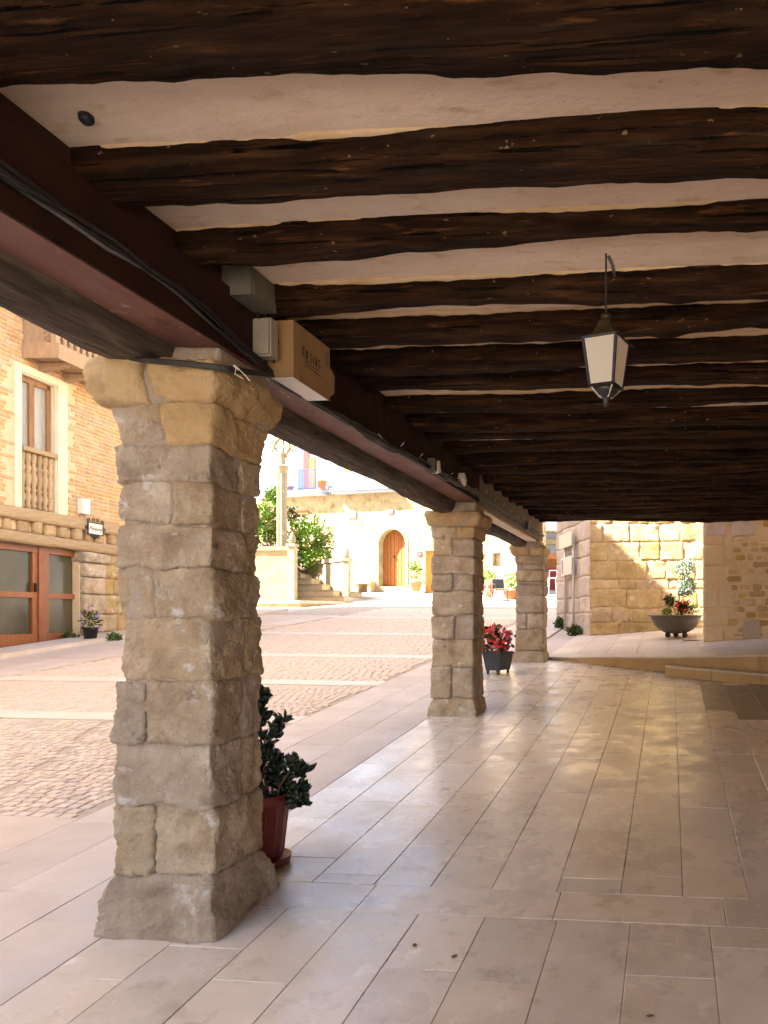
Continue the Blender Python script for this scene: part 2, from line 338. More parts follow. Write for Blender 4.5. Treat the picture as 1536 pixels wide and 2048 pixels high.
# ------------------------------------------------------------------ ground
def sheet(name, mat, xs, ys, zf, parent=None):
    b = MB(); nx, ny = len(xs), len(ys)
    b.v = [(x, y, zf(x, y)) for y in ys for x in xs]
    b.f = [(j * nx + i, j * nx + i + 1, (j + 1) * nx + i + 1, (j + 1) * nx + i) for j in range(ny - 1) for i in range(nx - 1)]
    return b.build(name, mat, parent)
ground = struct(sheet('ground', M['ground'], [-260, -120, -60, -30, -15, 0, 15, 30, 60, 120, 260],
                      [-200, -80, -30, -12, 0, 12, 24, 36, 44, 50, 60, 120, 300], lambda x, y: gz(x, y) - .035))
def slab(b, x0, x1, y0, y1, zf, top=0.0, th=.045, ch=.0022, skew=0):
    tl = [random.uniform(-.0015, .0015) for _ in range(4)]
    c = [(x0, y0), (x1, y0), (x1, y1), (x0, y1)]
    ci = [(x0 + ch, y0 + ch), (x1 - ch, y0 + ch), (x1 - ch, y1 - ch), (x0 + ch, y1 - ch)]
    vs = [(x, y, zf(x, y) + top - th) for x, y in c] + [(x, y, zf(x, y) + top - ch + t) for (x, y), t in zip(c, tl)] + [(x, y, zf(x, y) + top + t) for (x, y), t in zip(ci, tl)]
    fs = [(8, 9, 10, 11)] + [(i, (i + 1) % 4, 4 + (i + 1) % 4, 4 + i) for i in range(4)] + [(4 + i, 4 + (i + 1) % 4, 8 + (i + 1) % 4, 8 + i) for i in range(4)]
    return b.add(vs, fs)
floor = struct(sheet('arcade_floor', M['joint'], [-2.4715, -1, 0, 1, 2.58], [-4, 0, 4, 8, 12.4], lambda x, y: gz(x, y) - .0045))
GAP = .003
def terr_front(x):                              # front line of the terrace (y as function of x)
    pts = [(-1.95, W(1060, 1318, 12.03).y), (-.07, 10.72), (1.31, 10.1), (2.6, 9.55)]
    for (a, ya), (c_, yc) in zip(pts, pts[1:]):
        if x <= c_: return ya + (yc - ya) * (x - a) / (c_ - a)
    return pts[-1][1]
rnd = random.Random(11)
def rows(x0, x1, w, y0, y1, lmin, lmax, zf, mat, parent, name='paving_slab', ymaxf=None, dark=None, big=None):
    x = x0
    while x < x1 - .03:
        ww = w * rnd.uniform(.94, 1.06)
        if x + ww > x1 - .1: ww = x1 - x
        y = y0 - (rnd.uniform(0, lmax) if big is None else 0)
        ye = y1 if ymaxf is None else min(y1, ymaxf(x + ww / 2))
        while y < ye - .04:
            l = rnd.uniform(lmin, lmax)
            a, b_ = max(y, y0), min(y + l, ye)
            if ye - b_ < .12: b_ = ye
            if b_ - a > .05:
                m = mat
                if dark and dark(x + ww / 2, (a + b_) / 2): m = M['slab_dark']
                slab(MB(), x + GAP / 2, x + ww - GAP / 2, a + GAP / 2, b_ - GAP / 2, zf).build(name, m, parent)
            y = b_ if b_ > y else y + l
        x += ww
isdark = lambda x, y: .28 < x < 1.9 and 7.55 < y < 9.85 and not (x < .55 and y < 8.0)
rows(-2.4685, 2.55, .335, 1.6, 3.40, .55, 1.0, gz, M['slab'], floor)
xx = -2.4685
while xx < 2.5:                                  # the band laid crosswise
    ll = rnd.uniform(.7, 1.0); xe = min(xx + ll, 2.55)
    slab(MB(), xx + GAP / 2, xe - GAP / 2, 3.40 + GAP / 2, 3.68 - GAP / 2, gz).build('paving_slab', M['slab'], floor); xx = xe
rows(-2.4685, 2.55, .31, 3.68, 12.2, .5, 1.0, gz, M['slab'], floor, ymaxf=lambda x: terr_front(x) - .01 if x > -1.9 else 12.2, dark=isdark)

# the square beyond the pillars
square = struct(sheet('square_paving', M['joint'], [-11.2, -8, -5, -2.47], [-2, 2, 6, 10, 14, 18, 22, 24], lambda x, y: gz(x, y) - .012))
rows(-3.72, -2.47, .42, 2.2, 23, .7, 1.3, gz, M['slab_sq'], square, big=1)
rows(-8.2, -3.72, .62, 2.6, 4.45, .8, 1.4, gz, M['slab_sq'], square)
rows(-11.2, -9.1, .70, 4.0, 20, 1.2, 1.9, gz, M['slab_sq'], square)
FIELDS = [(4.45, 7.15), (7.47, 9.30), (9.62, 11.85), (12.17, 15.2), (15.6, 19.3), (19.7, 23.0)]
for (a, b_), (c_, d_) in zip(FIELDS, FIELDS[1:]):
    x = -9.1
    while x < -3.73:
        xe = min(x + rnd.uniform(.8, 1.1), -3.72)
        slab(MB(), x + .003, xe - .003, b_ + .004, c_ - .004, gz).build('paving_slab', M['band'], square); x = xe
# cobbles: the nearest 300 singly, the rest joined
cob = []
for fi, (a, b_) in enumerate(FIELDS):
    dy = .088 if fi < 2 else (.11 if fi < 4 else .16); dxx = .10 if fi < 2 else (.13 if fi < 4 else .2)
    y = a
    while y + dy < b_:
        x = -9.08 + rnd.uniform(0, dxx)
        while x + dxx < -3.74:
            wv = dxx * rnd.uniform(.75, 1.1)
            u_ = 1340 + x / .996 / max(.1, dep(x, y)) * 1500
            dg = abs((x + 4.55) * .92 + (y - 4.5) * .42)              # the diagonal drain course
            if u_ > -120 and not (fi == 0 and dg < .035 and x > -6.5): cob.append((x, y, wv, dy))
            x += wv
        y += dy
def vis(c):
    d = dep(c[0], c[1]); u_ = 1340 + c[0] / .996 / d * 1500; v_ = 1110 + 2501 / d
    return (0 <= u_ <= 232 or 512 < u_ < 860) and v_ < 1700
cob.sort(key=lambda c: (0 if vis(c) else 1, dep(c[0], c[1])))
def cobshape(b, x, y, w, d):
    g = .0042; ch = .016; z = lambda px, py: gz(px, py)
    t = rnd.uniform(-.002, .0015); x0, x1, y0, y1 = x + g, x + w - g, y + g * 1.4, y + d - g
    j = [rnd.uniform(0, .006) for _ in range(4)]
    c4 = [(x0 + j[0], y0 + j[1]), (x1 - j[2], y0 + j[0]), (x1 - j[1], y1 - j[3]), (x0 + j[3], y1 - j[2])]
    cx, cy_ = x + w / 2, y + d / 2
    ci = [(px + (cx - px) * .16, py + (cy_ - py) * .16) for px, py in c4]
    vs = [(px, py, z(px, py) - .03) for px, py in c4] + [(px, py, z(px, py) - .004 + t) for px, py in c4] + [(px, py, z(px, py) + t) for px, py in ci]
    return b.add(vs, [(8, 9, 10, 11)] + [(i, (i + 1) % 4, 4 + (i + 1) % 4, 4 + i) for i in range(4)] + [(4 + i, 4 + (i + 1) % 4, 8 + (i + 1) % 4, 8 + i) for i in range(4)])
rest = MB()
for i, c in enumerate(cob):
    if i < 300: cobshape(MB(), *c).build('cobble', M['cobble'], square)
    else: cobshape(rest, *c)
rest.build('cobbles', M['cobble'], square)['kind'] = 'stuff'

# terrace at the end of the arcade
xs_ = [-1.95, -1.4, -.8, -.07, .6, 1.31, 2.0, 2.6]
bt = MB()
fl = [(x, terr_front(x)) for x in xs_]
for (xa, ya), (xb, yb) in zip(fl, fl[1:]):
    ys = [0, .3, .6, 1.0]
    k = len(bt.v)
    for t in ys:
        for x, y in ((xa, ya), (xb, yb)):
            yy = y + (19.0 - y) * t; bt.v.append((x, yy, tz(x, yy) - .012))
    bt.f += [(k + 2 * i, k + 2 * i + 1, k + 2 * i + 3, k + 2 * i + 2) for i in range(3)]
    # riser backing
    k = len(bt.v)
    bt.v += [(xa, ya + .02, gz(xa, ya) - .1), (xb, yb + .02, gz(xb, yb) - .1), (xb, yb + .02, tz(xb, yb) - .02), (xa, ya + .02, tz(xa, ya) - .02)]
    bt.f.append((k, k + 1, k + 2, k + 3))
terrace = struct(bt.build('terrace', M['joint']))
def seg_box(b, xa, xb, y_off0, y_off1, zlo, zhi):   # follows the terrace front line
    vs = []
    for x in (xa, xb):
        y = terr_front(x)
        vs += [(x, y + y_off0, zlo(x, y + y_off0)), (x, y + y_off1, zlo(x, y + y_off1)), (x, y + y_off1, zhi(x, y + y_off1)), (x, y + y_off0, zhi(x, y + y_off0))]
    return b.add(vs, [(0, 1, 2, 3), (7, 6, 5, 4), (0, 4, 5, 1), (1, 5, 6, 2), (2, 6, 7, 3), (3, 7, 4, 0)])
x = -1.95
while x < 2.55:
    xe = min(x + rnd.uniform(.45, .6), 2.6)
    if tz(xe, terr_front(xe)) - gz(xe, terr_front(xe)) > .02:
        seg_box(MB(), x + .003, xe - .003, 0, .03, lambda a, c: gz(a, c) - .03, lambda a, c: max(gz(a, c) - .02, tz(a, c) - .026)).build('riser_stone', M['riser'], terrace)
    seg_box(MB(), x + .002, xe - .002, -.025, .34, lambda a, c: tz(a, c) - .024, lambda a, c: tz(a, c)).build('nosing_slab', M['terrace'], terrace)
    x = xe
rws = random.Random(5)
x = -1.95
while x < 2.6:
    xe = min(x + .48, 2.6); y = terr_front(x) + .345
    first = True
    while y < 16.2:
        l = rws.uniform(.6, 1.0)
        b = MB()
        y0a = terr_front(x) + .345 if first else y; y0b = terr_front(xe) + .345 if first else y
        vs = [(x + .003, y0a, 0), (xe - .003, y0b, 0), (xe - .003, y + l - .006, 0), (x + .003, y + l - .006, 0)]
        b.add([(p[0], p[1], tz(p[0], p[1]) - .03) for p in vs] + [(p[0], p[1], tz(p[0], p[1])) for p in vs],
              [(4, 5, 6, 7), (0, 1, 5, 4), (1, 2, 6, 5), (2, 3, 7, 6), (3, 0, 4, 7)])
        b.build('terrace_slab', M['terrace'], terrace)
        y += l; first = False
    x = xe
# extra step on the right
sx0 = W(1330, 1350, 10.34).x
st = thing('stone_step', 'low ochre stone step with pale nosing against the terrace riser', 'step', (1.0, 10, gz(1, 10)))
x = sx0
while x < 2.55:
    xe = min(x + .62, 2.6)
    hi = lambda a, c: gz(a, c) + .135
    seg_box(MB(), x + .002, xe - .002, -.37, -.028, lambda a, c: gz(a, c) - .02, lambda a, c: gz(a, terr_front(a) - .37) + .115).build('riser_stone', M['riser'], st)
    seg_box(MB(), x + .002, xe - .002, -.39, -.027, lambda a, c: gz(a, terr_front(a) - .37) + .116, lambda a, c: gz(a, terr_front(a) - .37) + .138).build('tread', M['terrace'], st)
    x = xe
p = W(1388, 1292, 12.6)
dg = thing('drain_grate', 'narrow dark slot drain grate in the terrace paving below the bowl planter', 'drain', (p.x, p.y, tz(p.x, p.y)))
for k in range(5):
    MB().box(p.x - .2, p.x + .2, p.y - .05 + k * .022, p.y - .038 + k * .022, tz(p.x, p.y) + .001, tz(p.x, p.y) + .012).build('bar', M['iron'], dg)

# ------------------------------------------------------------------ pillars
def lerp_tab(tab, z):
    if z <= tab[0][0]: return tab[0][1:]
    for a, b_ in zip(tab, tab[1:]):
        if z <= b_[0]:
            t = (z - a[0]) / (b_[0] - a[0]); return tuple(p + (q - p) * t for p, q in zip(a[1:], b_[1:]))
    return tab[-1][1:]
def pillar(label, cx, cy_, hw, hd, z0, courses, tab, res, amp, gap, seed, matf=None):
    t = thing('stone_pillar', label, 'pillar', (cx, cy_, z0), 'pillars of the arcade')
    def T(q):
        sx, sy = lerp_tab(tab, q.z - z0)
        if q.z > z0 + .06:
            o_ = Vector((seed * 1.1, seed * .7, 0)); q = q + Vector((.014 * noise.noise(q * 3.1 + o_), .012 * noise.noise(q * 2.7 - o_), .016 * noise.noise(q * Vector((3, 3, 2.2)) + o_ * 2 if False else q * 2.9 + o_ * 2)))
        return Vector((cx + (q.x - cx) * sx, cy_ + (q.y - cy_) * sy, q.z))
    zt = courses[-1][1]
    rr = random.Random(seed)
    rough_block(cx - hw + gap, cx + hw - gap, cy_ - hd + gap, cy_ + hd - gap, z0 + .03, zt - .01, res=res * 1.2, r=.03, amp=amp * .3, fr=9, seed=seed, T=T, nmax=110).build('mortar_core', M['mortar'], t, True)
    for i, (a, b_, js) in enumerate(courses):
        last = i >= len(courses) - 2
        cuts = [cx - hw] + [cx - hw + 2 * hw * f for f in js] + [cx + hw]
        for k, (xa, xb) in enumerate(zip(cuts, cuts[1:])):
            ycut = [cy_ - hd, cy_ + hd]
            if (not js or k == len(cuts) - 2) and not last and i > 0: ycut = [cy_ - hd, cy_ + hd * rr.uniform(.05, .5), cy_ + hd]
            for ya, yb in zip(ycut, ycut[1:]):
                g = rr.uniform(.003, .009) * (res / .014) ** .5 * (.35 if last else 1)
                jit = lambda s: rr.uniform(-s, s)
                e = .012 * (res / .014) ** .4
                x0_, x1_ = xa + (g if k else jit(e)), xb - (g if k < len(cuts) - 2 else jit(e))
                y0_, y1_ = ya + (g if ya > cy_ - hd + 1e-6 else jit(e)), yb - (g if yb < cy_ + hd - 1e-6 else jit(e))
                mat = matf(i, k, len(courses)) if matf else M['sand']
                rough_block(x0_, x1_, y0_, y1_, a + (g * .8 if i else 0), b_ - g * .8, res=res, r=(rr.uniform(.007, .018) if not last else .02), amp=amp * rr.uniform(.8, 1.25), fr=6.5, seed=seed * 31 + i * 7 + k * 3 + (yb > cy_ + hd - 1e-6), T=T, nmax=46).build('stone', mat, t, True)
    return t
zP1 = lambda v: E + (CV - v) / F * 3.33
vs1 = [1868, 1752, 1615, 1485, 1360, 1235, 1135, 1050, 965, 893, 815, 727]
js1 = [[], [.40], [], [.32], [], [.40], [], [.58], [], [.52], [.45]]
c1 = [(zP1(a), zP1(b_), j) for a, b_, j in zip(vs1, vs1[1:], js1)]
zz = [c[0] for c in c1] + [c1[-1][1]]
tab1 = [(0, 1.25, 1.40), (.08, 1.22, 1.37), (.16, 1.16, 1.28), (.21, 1.09, 1.16), (.245, 1.02, 1.05), (.30, 1.02, 1.0), (1.2, 1.0, 1.0), (1.9, .985, 1.0), (2.10, .95, .98), (2.158, 1.0, 1.02), (2.20, 1.02, 1.05),
        (2.32, 1.14, 1.20), (2.34, 1.17, 1.3), (2.39, 1.31, 1.42), (2.46, 1.36, 1.5), (2.53, 1.27, 1.45)]
gold1 = lambda i, k, n: M['sand_gold'] if (i == n - 1 or (i == n - 2 and k == 1)) else M['sand']
P1 = pillar('nearest thick sandstone pillar with flared capital beside the dark red plant pot', -2.235, 3.345, .222, .20, -.005, c1, tab1, .011, .027, .012, 3, gold1)
def far_pillar(label, cx, D, u, hw, hd, vsx, js, seed, res, amp):
    yf = W(u, CV, D).y; z0 = gz(cx, yf)
    zf = lambda v: E + (CV - v) / F * (D + .05)
    cs_ = [(zf(a), zf(b_), j) for a, b_, j in zip(vsx, vsx[1:], js)]
    cs_[0] = (z0 - .03, cs_[0][1], cs_[0][2]); z0 -= .03
    H = cs_[-1][1] - z0; b0 = cs_[0][1] - z0; n1 = cs_[-2][0] - z0; n2 = cs_[-1][0] - z0
    tab = [(0, 1.24, 1.3), (b0 * .5, 1.20, 1.24), (b0 * .95, 1.06, 1.08), (b0 + .02, 1.0, 1.0), (n1 - .05, 1.0, 1.0), (n1 + .02, 1.02, 1.03), (n2 - .01, 1.05, 1.08), (n2 + .03, 1.2, 1.25), (H - .05, 1.34, 1.4), (H, 1.28, 1.34)]
    return pillar(label, cx, yf + hd * 1.3, hw, hd, z0, cs_, tab, res, amp, .016, seed, lambda i, k, n: M['sand_gold'] if i == n - 1 or (i == n - 2 and k) else M['sand'])
far_pillar('middle sandstone pillar between the red flower planter and the nearest pillar', -2.25, 7.74, 910, .225, .21,
           [1436, 1397, 1335, 1278, 1230, 1182, 1148, 1113, 1077, 1053, 1021], [[], [.45], [], [.55], [], [.5], [], [.5], [.6], []], 17, .022, .020)
far_pillar('farthest and smoothest sandstone pillar at the end of the arcade', -2.19, 11.63, 1058, .222, .20,
           [1326, 1302, 1259, 1226, 1192, 1169, 1163, 1140, 1128, 1112, 1090], [[], [], [.42], [], [.28], [], [], [], [], [.55]], 29, .03, .007)

# ------------------------------------------------------------------ arcade building
ZC, ZJ, ZB = E + 1.60, E + 1.50, E + 1.22
arc = thing('arcade_building', 'old arcaded building with dark timber joist ceiling over the stone floor', 'building', (.1, 4, 0))
Y0, YE = -1.6, 11.72
# plaster ceiling, gently uneven
nx, ny = 40, 120; bc = MB()
for j in range(ny + 1):
    for i in range(nx + 1):
        x = -2.3 + 5.0 * i / nx; y = Y0 + (YE - Y0) * j / ny
        bc.v.append((x, y, ZC + .012 * noise.noise(Vector((x * .9, y * 1.6, 3)))))
bc.f = [(j * (nx + 1) + i, (j + 1) * (nx + 1) + i, (j + 1) * (nx + 1) + i + 1, j * (nx + 1) + i + 1) for j in range(ny) for i in range(nx)]
bc.build('ceiling_plaster', M['ceil'], arc, True)
MB().box(-2.38, 9, Y0, YE + .02, ZC + .05, ZC + .30).build('floor_slab', M['grey_plaster'], arc)
M['upper'] = mk('warm upper facade', [(.60, .50, .36), (.70, .60, .46)], 2, rough=.9, bump=.2)
MB().box(-2.40, 9.0, Y0, YE + .05, ZC + .302, ZC + 6.2).build('upper_wall', M['upper'], arc)
M['inner'] = mk('brown inner wall', [(.36, .20, .075), (.44, .26, .11)], 3, rough=.9, bump=.3)
MB().box(2.6, 3.0, Y0, YE - .3, -1.2, ZC + .04).build('inner_wall', M['inner'], arc)
# joists
def timber(p0, p1, w, h, seed, nseg=60, wob=.012, mat=None, name='joist', parent=None, rnd_=3.2, ax='x', nsec=20, knots=True):
    b = MB(); rr = random.Random(seed); off = Vector((seed * 5.3 % 71, seed * 2.7 % 53, 0))
    L = (Vector(p1) - Vector(p0)).length; d = (Vector(p1) - Vector(p0)).normalized(); side = d.cross(Vector((0, 0, 1))).normalized(); up = Vector((0, 0, 1))
    kn = [(rr.uniform(0, L), rr.uniform(-2.6, -.4), rr.uniform(.4, 1)) for _ in range(5)] if knots else []
    for i in range(nseg + 1):
        t = i / nseg; s = t * L
        c = Vector(p0) + d * s
        oy = wob * 1.6 * noise.noise(Vector((s * .55, 1.3, 0)) + off); oz = wob * 1.5 * noise.noise(Vector((s * .6, 7.9, 0)) + off)
        ws = 1 + .10 * noise.noise(Vector((s * .8, 3.3, 1)) + off); hs = 1 + .12 * noise.noise(Vector((s * .9, 5.1, 2)) + off)
        for k in range(nsec):
            a = 2 * math.pi * k / nsec
            ca, sa = math.cos(a), math.sin(a); e = 2 / rnd_
            px = math.copysign(abs(ca) ** e, ca) * w / 2 * ws; pz = math.copysign(abs(sa) ** e, sa) * h / 2 * hs
            q = Vector((s, px * 6, pz * 6)) + off
            m = 1 + .06 * noise.noise(Vector((s * 1.6, px * 9, pz * 9)) + off) + .05 * noise.noise(Vector((s * 5, px * 14, pz * 14)) + off) + .035 * noise.noise(Vector((s * 14, px * 30, pz * 30)) + off)
            for ks, ka, kk in kn:
                da = (a - ka + math.pi) % (2 * math.pi) - math.pi
                m += .10 * kk * math.exp(-((s - ks) / .07) ** 2 - (da / .45) ** 2)
            b.v.append(tuple(c + side * (px * m + oy) + up * (pz * m + oz)))
    b.f = [(i * nsec + k, (i + 1) * nsec + k, (i + 1) * nsec + (k + 1) % nsec, i * nsec + (k + 1) % nsec) for i in range(nseg) for k in range(nsec)]
    b.f += [tuple(range(nsec)), tuple(range((nseg + 1) * nsec - 1, nseg * nsec - 1, -1))]
    return b.build(name, mat, parent, True)
JB = [-1.1, -.45, .2, .85, 1.50, 2.14, 2.685, 3.13, 3.67, 4.08, 4.53, 4.98, 5.48, 5.95, 6.35, 6.88, 7.33, 7.78, 8.2, 8.65, 9.1, 9.5, 9.92, 10.4, 10.85, 11.3, 11.68]
JW = {2.14: .32, 2.685: .25, 3.13: .17, 3.67: .17}
rj = random.Random(4)
for k, yb in enumerate(JB):
    w = JW.get(yb, rj.uniform(.17, .22)); hh = .30
    dz = rj.uniform(-.018, .012) if yb < 3.9 else rj.uniform(-.032, .004)
    yb_ = yb * .983
    zc_ = ZJ + hh / 2 + dz
    ya_, yc_ = yb_, yb_ - .02 + rj.uniform(-.03, .03)
    if yb == 2.14: ya_, yc_ = 2.0, 2.295
    timber((-2.18, ya_ - w / 2, zc_ + rj.uniform(-.01, .01)), (2.62, yc_ - w / 2, zc_ + rj.uniform(-.01, .012)), w, hh, 100 + k, nseg=170, wob=.030, mat=M['wood'], parent=arc, rnd_=3.6)
# ragged plaster beads where ceiling and joists meet
for k, yb in enumerate(JB):
    if not 2.3 < yb < 5.6: continue
    w = JW.get(yb, .2); b = MB(); N2 = 150
    for i in range(N2 + 1):
        x = -2.02 + 4.6 * i / N2; off = Vector((0, yb * 9, 0))
        r = .016 + .014 * noise.noise(Vector((x * 2.5, 1, 0)) + off) + .008 * noise.noise(Vector((x * 13, 5, 0)) + off)
        yc = yb * .983 - w + .010 - .022 * noise.noise(Vector((x * .55, 1.3, 0))) ; zc_ = ZC + .004
        for t in range(6):
            a = math.pi * (.95 + 1.1 * t / 5.0); b.v.append((x, yc + 1.5 * r * math.cos(a), zc_ + r * math.sin(a)))
    b.f = [(i * 6 + t, (i + 1) * 6 + t, (i + 1) * 6 + t + 1, i * 6 + t + 1) for i in range(N2) for t in range(5)]
    b.build('plaster_bead', M['ochre_edge'], arc, True)
# painted beam and infill
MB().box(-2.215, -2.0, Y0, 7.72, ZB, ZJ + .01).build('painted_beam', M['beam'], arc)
M['beamside_shade'] = mk('oxblood beam side with shade', [(.019, .0085, .0055), (.033, .0145, .009)], 5, rough=.7, bump=.4, bscale=20, spec=.1, spots=((.16, .08, .03), 12, .70, .76))  # dark brown beam side, with shade of the inner face put into the colour
MB().box(-1.9985, -1.990, Y0, 7.72, ZB + .002, ZJ + .008).build('beam_shade_face', M['beamside_shade'], arc)  # added thin sheet that darkens the beam's inner side, partly as painted shade
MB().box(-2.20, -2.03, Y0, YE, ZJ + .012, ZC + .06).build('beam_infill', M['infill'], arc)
rough_block(-2.215, -2.0, 7.725, 11.74, ZB + .005, ZC - .03, res=.05, r=.01, amp=.012, seed=5, nmax=90).build('plastered_beam', M['grey_plaster'], arc, True)
MB().box(-2.19, -2.05, 7.76, 11.4, ZB - .028, ZB - .004).build('soffit_board', M['ceil'], arc)
# outer logs resting on the capitals
for a, b_, sd in ((-1.6, 3.42, 1), (3.43, 7.74, 2), (7.75, 11.78, 3)):
    timber((-2.355, a, 2.66), (-2.34, b_, 2.66), .27, .30, 300 + sd, nseg=80, wob=.02, mat=M['log'], name='log_lintel', parent=arc, rnd_=3.4)
for yc, cxx in ((3.36, -2.16), (7.78, -2.16), (11.6, -2.16)):
    rough_block(cxx - .10, cxx + .155, yc - .17, yc + .22, 2.47, ZB - .002, res=.02, r=.015, amp=.010, fr=8, seed=int(yc), nmax=24).build('padstone', M['mortar'], arc, True)
# end wall
EWP = Plane(W(1408, CV, 12.2), Vector((1, -.005, 0)))
ew = thing('rubble_wall', 'buff rubble stone end wall with patches of lilac plaster at the right', 'wall', (1.5, 11.9, tz(1.5, 11.9)))
s0 = 0.0; base = lambda s: tz(EWP.at(s, 0, 0).x, EWP.at(s, 0, 0).y)
z1w = E + 2.2
b = rough_block(0, 2.6, .004, .45, base(.2) - .12, z1w, res=.05, r=.015, amp=.014, fr=6, seed=8, T=lambda q: EWP.at(q.x, -q.y, q.z), nmax=60)
b.build('wall_core', M['rub_mortar'], ew, True)
# rubble stones: quoins on the left, small stones elsewhere
rr = random.Random(21)
z = base(.3) - .02; qi = 0
def wall_stone(P, s0_, s1_, z0_, z1_, proud, depth, mat, parent, seed, res=.03, r=.02, amp=.012, name='stone', nmax=16, warp=0.0):
    def TT(q):
        return P.at(q.x + warp * noise.noise(Vector((q.x * 1.7, q.z * 2.3, 4))), -q.y, q.z + warp * noise.noise(Vector((q.x * 1.3, q.z * 1.9, 9))))
    bb = rough_block(s0_, s1_, -proud, depth, z0_, z1_, res=res, r=r, amp=amp, fr=8, seed=seed, T=TT, nmax=nmax)
    return bb.build(name, mat, parent, True)
zvis = E + 1.65
while z < zvis:
    h = rr.uniform(.26, .36); h = min(h, z1w - .02 - z)
    wall_stone(EWP, -.012, rr.choice((.24, .40, .32)), z, z + h - .012, .022, .1, M['rub_mortar'], ew, 50 + qi, amp=.010)
    z += h; qi += 1
z = base(.8) + .02
while z < zvis:
    h = rr.uniform(.07, .15); s = rr.uniform(.30, .50)
    while s < 1.85:
        w_ = rr.uniform(.10, .30); hh = h * rr.uniform(.65, .95)
        if rr.random() < .84:
            wall_stone(EWP, s, s + w_ - .03, z + rr.uniform(0, .02), z + hh, rr.uniform(.016, .03), .06, M['rubble'] if rr.random() < .72 else M['rub_mortar'], ew, int(s * 100) + int(z * 1000), res=.03, r=.035, amp=.014, nmax=9)
        s += w_
    z += h
wall_stone(EWP, .62, .90, base(.7) - .01, base(.7) + .30, .035, .1, M['greystone'], ew, 77)
wall_stone(EWP, .02, .36, zvis - .30, zvis - .01, .028, .05, M['lilac'], ew, 78, r=.008, amp=.006, name='plaster_patch')
wall_stone(EWP, .45, .82, zvis - .30, zvis + .1, .028, .05, M['lilac'], ew, 79, r=.008, amp=.006, name='plaster_patch')

# ------------------------------------------------------------------ stone house behind the terrace
cor = W(1180, CV, 15.25)
SHP = Plane(cor, Vector((1, .0, 0)))             # sunlit front
far = W(1113, CV, 18.0)
OBP = Plane(cor, far - cor, -1)                   # oblique shaded flank
sh = thing('stone_house', 'ochre ashlar stone house with sunlit wall behind the bowl planter', 'house', (cor.x + 1, cor.y, tz(cor.x, cor.y)))
MB().prism([(cor.x + .01, cor.y + .003), (cor.x + 9, cor.y + .003), (cor.x + 9, cor.y + 9), (far.x + .03, far.y + 6), (far.x + .012, far.y)], -.3, 9.0, lambda a, c, h: Vector((a, c, h))).build('wall_core', M['ashlar_mortar'], sh)
rr = random.Random(33)
def ashlar(P, L, zb, zt, hs, wmin, wmax, mat, matalt, res=.045):
    z = zb; i = 0
    while z < zt:
        h = rr.choice(hs); s = -.005
        while s < L - .02:
            w_ = rr.uniform(wmin, wmax)
            if L - s - w_ < .25: w_ = L - s
            m = mat if rr.random() < .85 else matalt
            wall_stone(P, s + .004, s + w_ - .006, z + .004, z + h - .006, rr.uniform(-.002, .010), .12, m, sh, rr.randint(0, 9999), res=res, r=rr.uniform(.006, .018), amp=.024, nmax=18, warp=.03)
            s += w_
        z += h
zb = tz(cor.x + 1, cor.y) - .06
ashlar(SHP, 4.2, zb, 3.9, (.19, .25, .30, .38), .28, .80, M['ashlar'], M['sand_gold'])
ashlar(OBP, (far - cor).length, gz(far.x, far.y) - .25, 3.9, (.34, .42, .5), .5, 1.1, M['greystone'], M['greystone'])
# sign posts
def post_pt(u, v, D): return W(u, v, D)
sg = thing('sign_post', 'tall twin pole street sign with two cream panels by the house corner', 'sign', tuple(GP(1138, 1262)))
gA, gB = GP(1130, 1258), GP(1147, 1265)
for gp, vt in ((gA, 1078), (gB, 1072)):
    D = dep(gp.x, gp.y); top = W(1140, vt, D).z
    MB().tube([(gp.x, gp.y, gp.z - .02), (gp.x, gp.y, top)], .028, 10).build('pole', M['steel'], sg, True)
SGP = Plane(gA, gB - gA)
sgs = (gB - gA).length; nrm = 1 if SGP.n.y < 0 else -1
DA = dep(gA.x, gA.y)
def panel(s0_, s1_, v0, v1, mat, name='sign_panel', off=.04, th=.03):
    z0_, z1_ = W(0, v1, DA - .2).z, W(0, v0, DA - .2).z
    return MB().fbox(SGP, s0_, s1_, nrm * off, nrm * (off + th), z0_, z1_).build(name, mat, sg)
panel(-.28, sgs + .07, 1068, 1096, M['sign'])
pf = panel(-.07, sgs + .05, 1116, 1151, M['paper'])
panel(-.05, sgs + .03, 1118, 1149, M['sign'], 'printed_sheet', .0715, .003)
panel(.02, .12, 1120, 1147, M['purple'], 'print_block', .0755, .002)

# ------------------------------------------------------------------ brick house on the left
BP = Plane(GP(80, 1291), ray(1250, CV), 1)
if BP.n.x < 0: BP.n = -BP.n
bh = thing('brick_house', 'orange brick house with timber balcony over a glazed red timber shopfront', 'house', tuple(BP.at(0, 0, gz(BP.p.x, BP.p.y))))
sS, sE = BP.s(-260), BP.s(505)
HT = E + 10.95
zbt = BP.z(0, 1008)                              # top of the long timber beam
w0, w1 = BP.s(27), BP.s(132); wz0, wz1 = zbt - .02, BP.z(27, 722)
i0, i1 = BP.s(40), BP.s(113); iz1 = BP.z(40, 742)
g0 = gz(BP.p.x, BP.p.y)
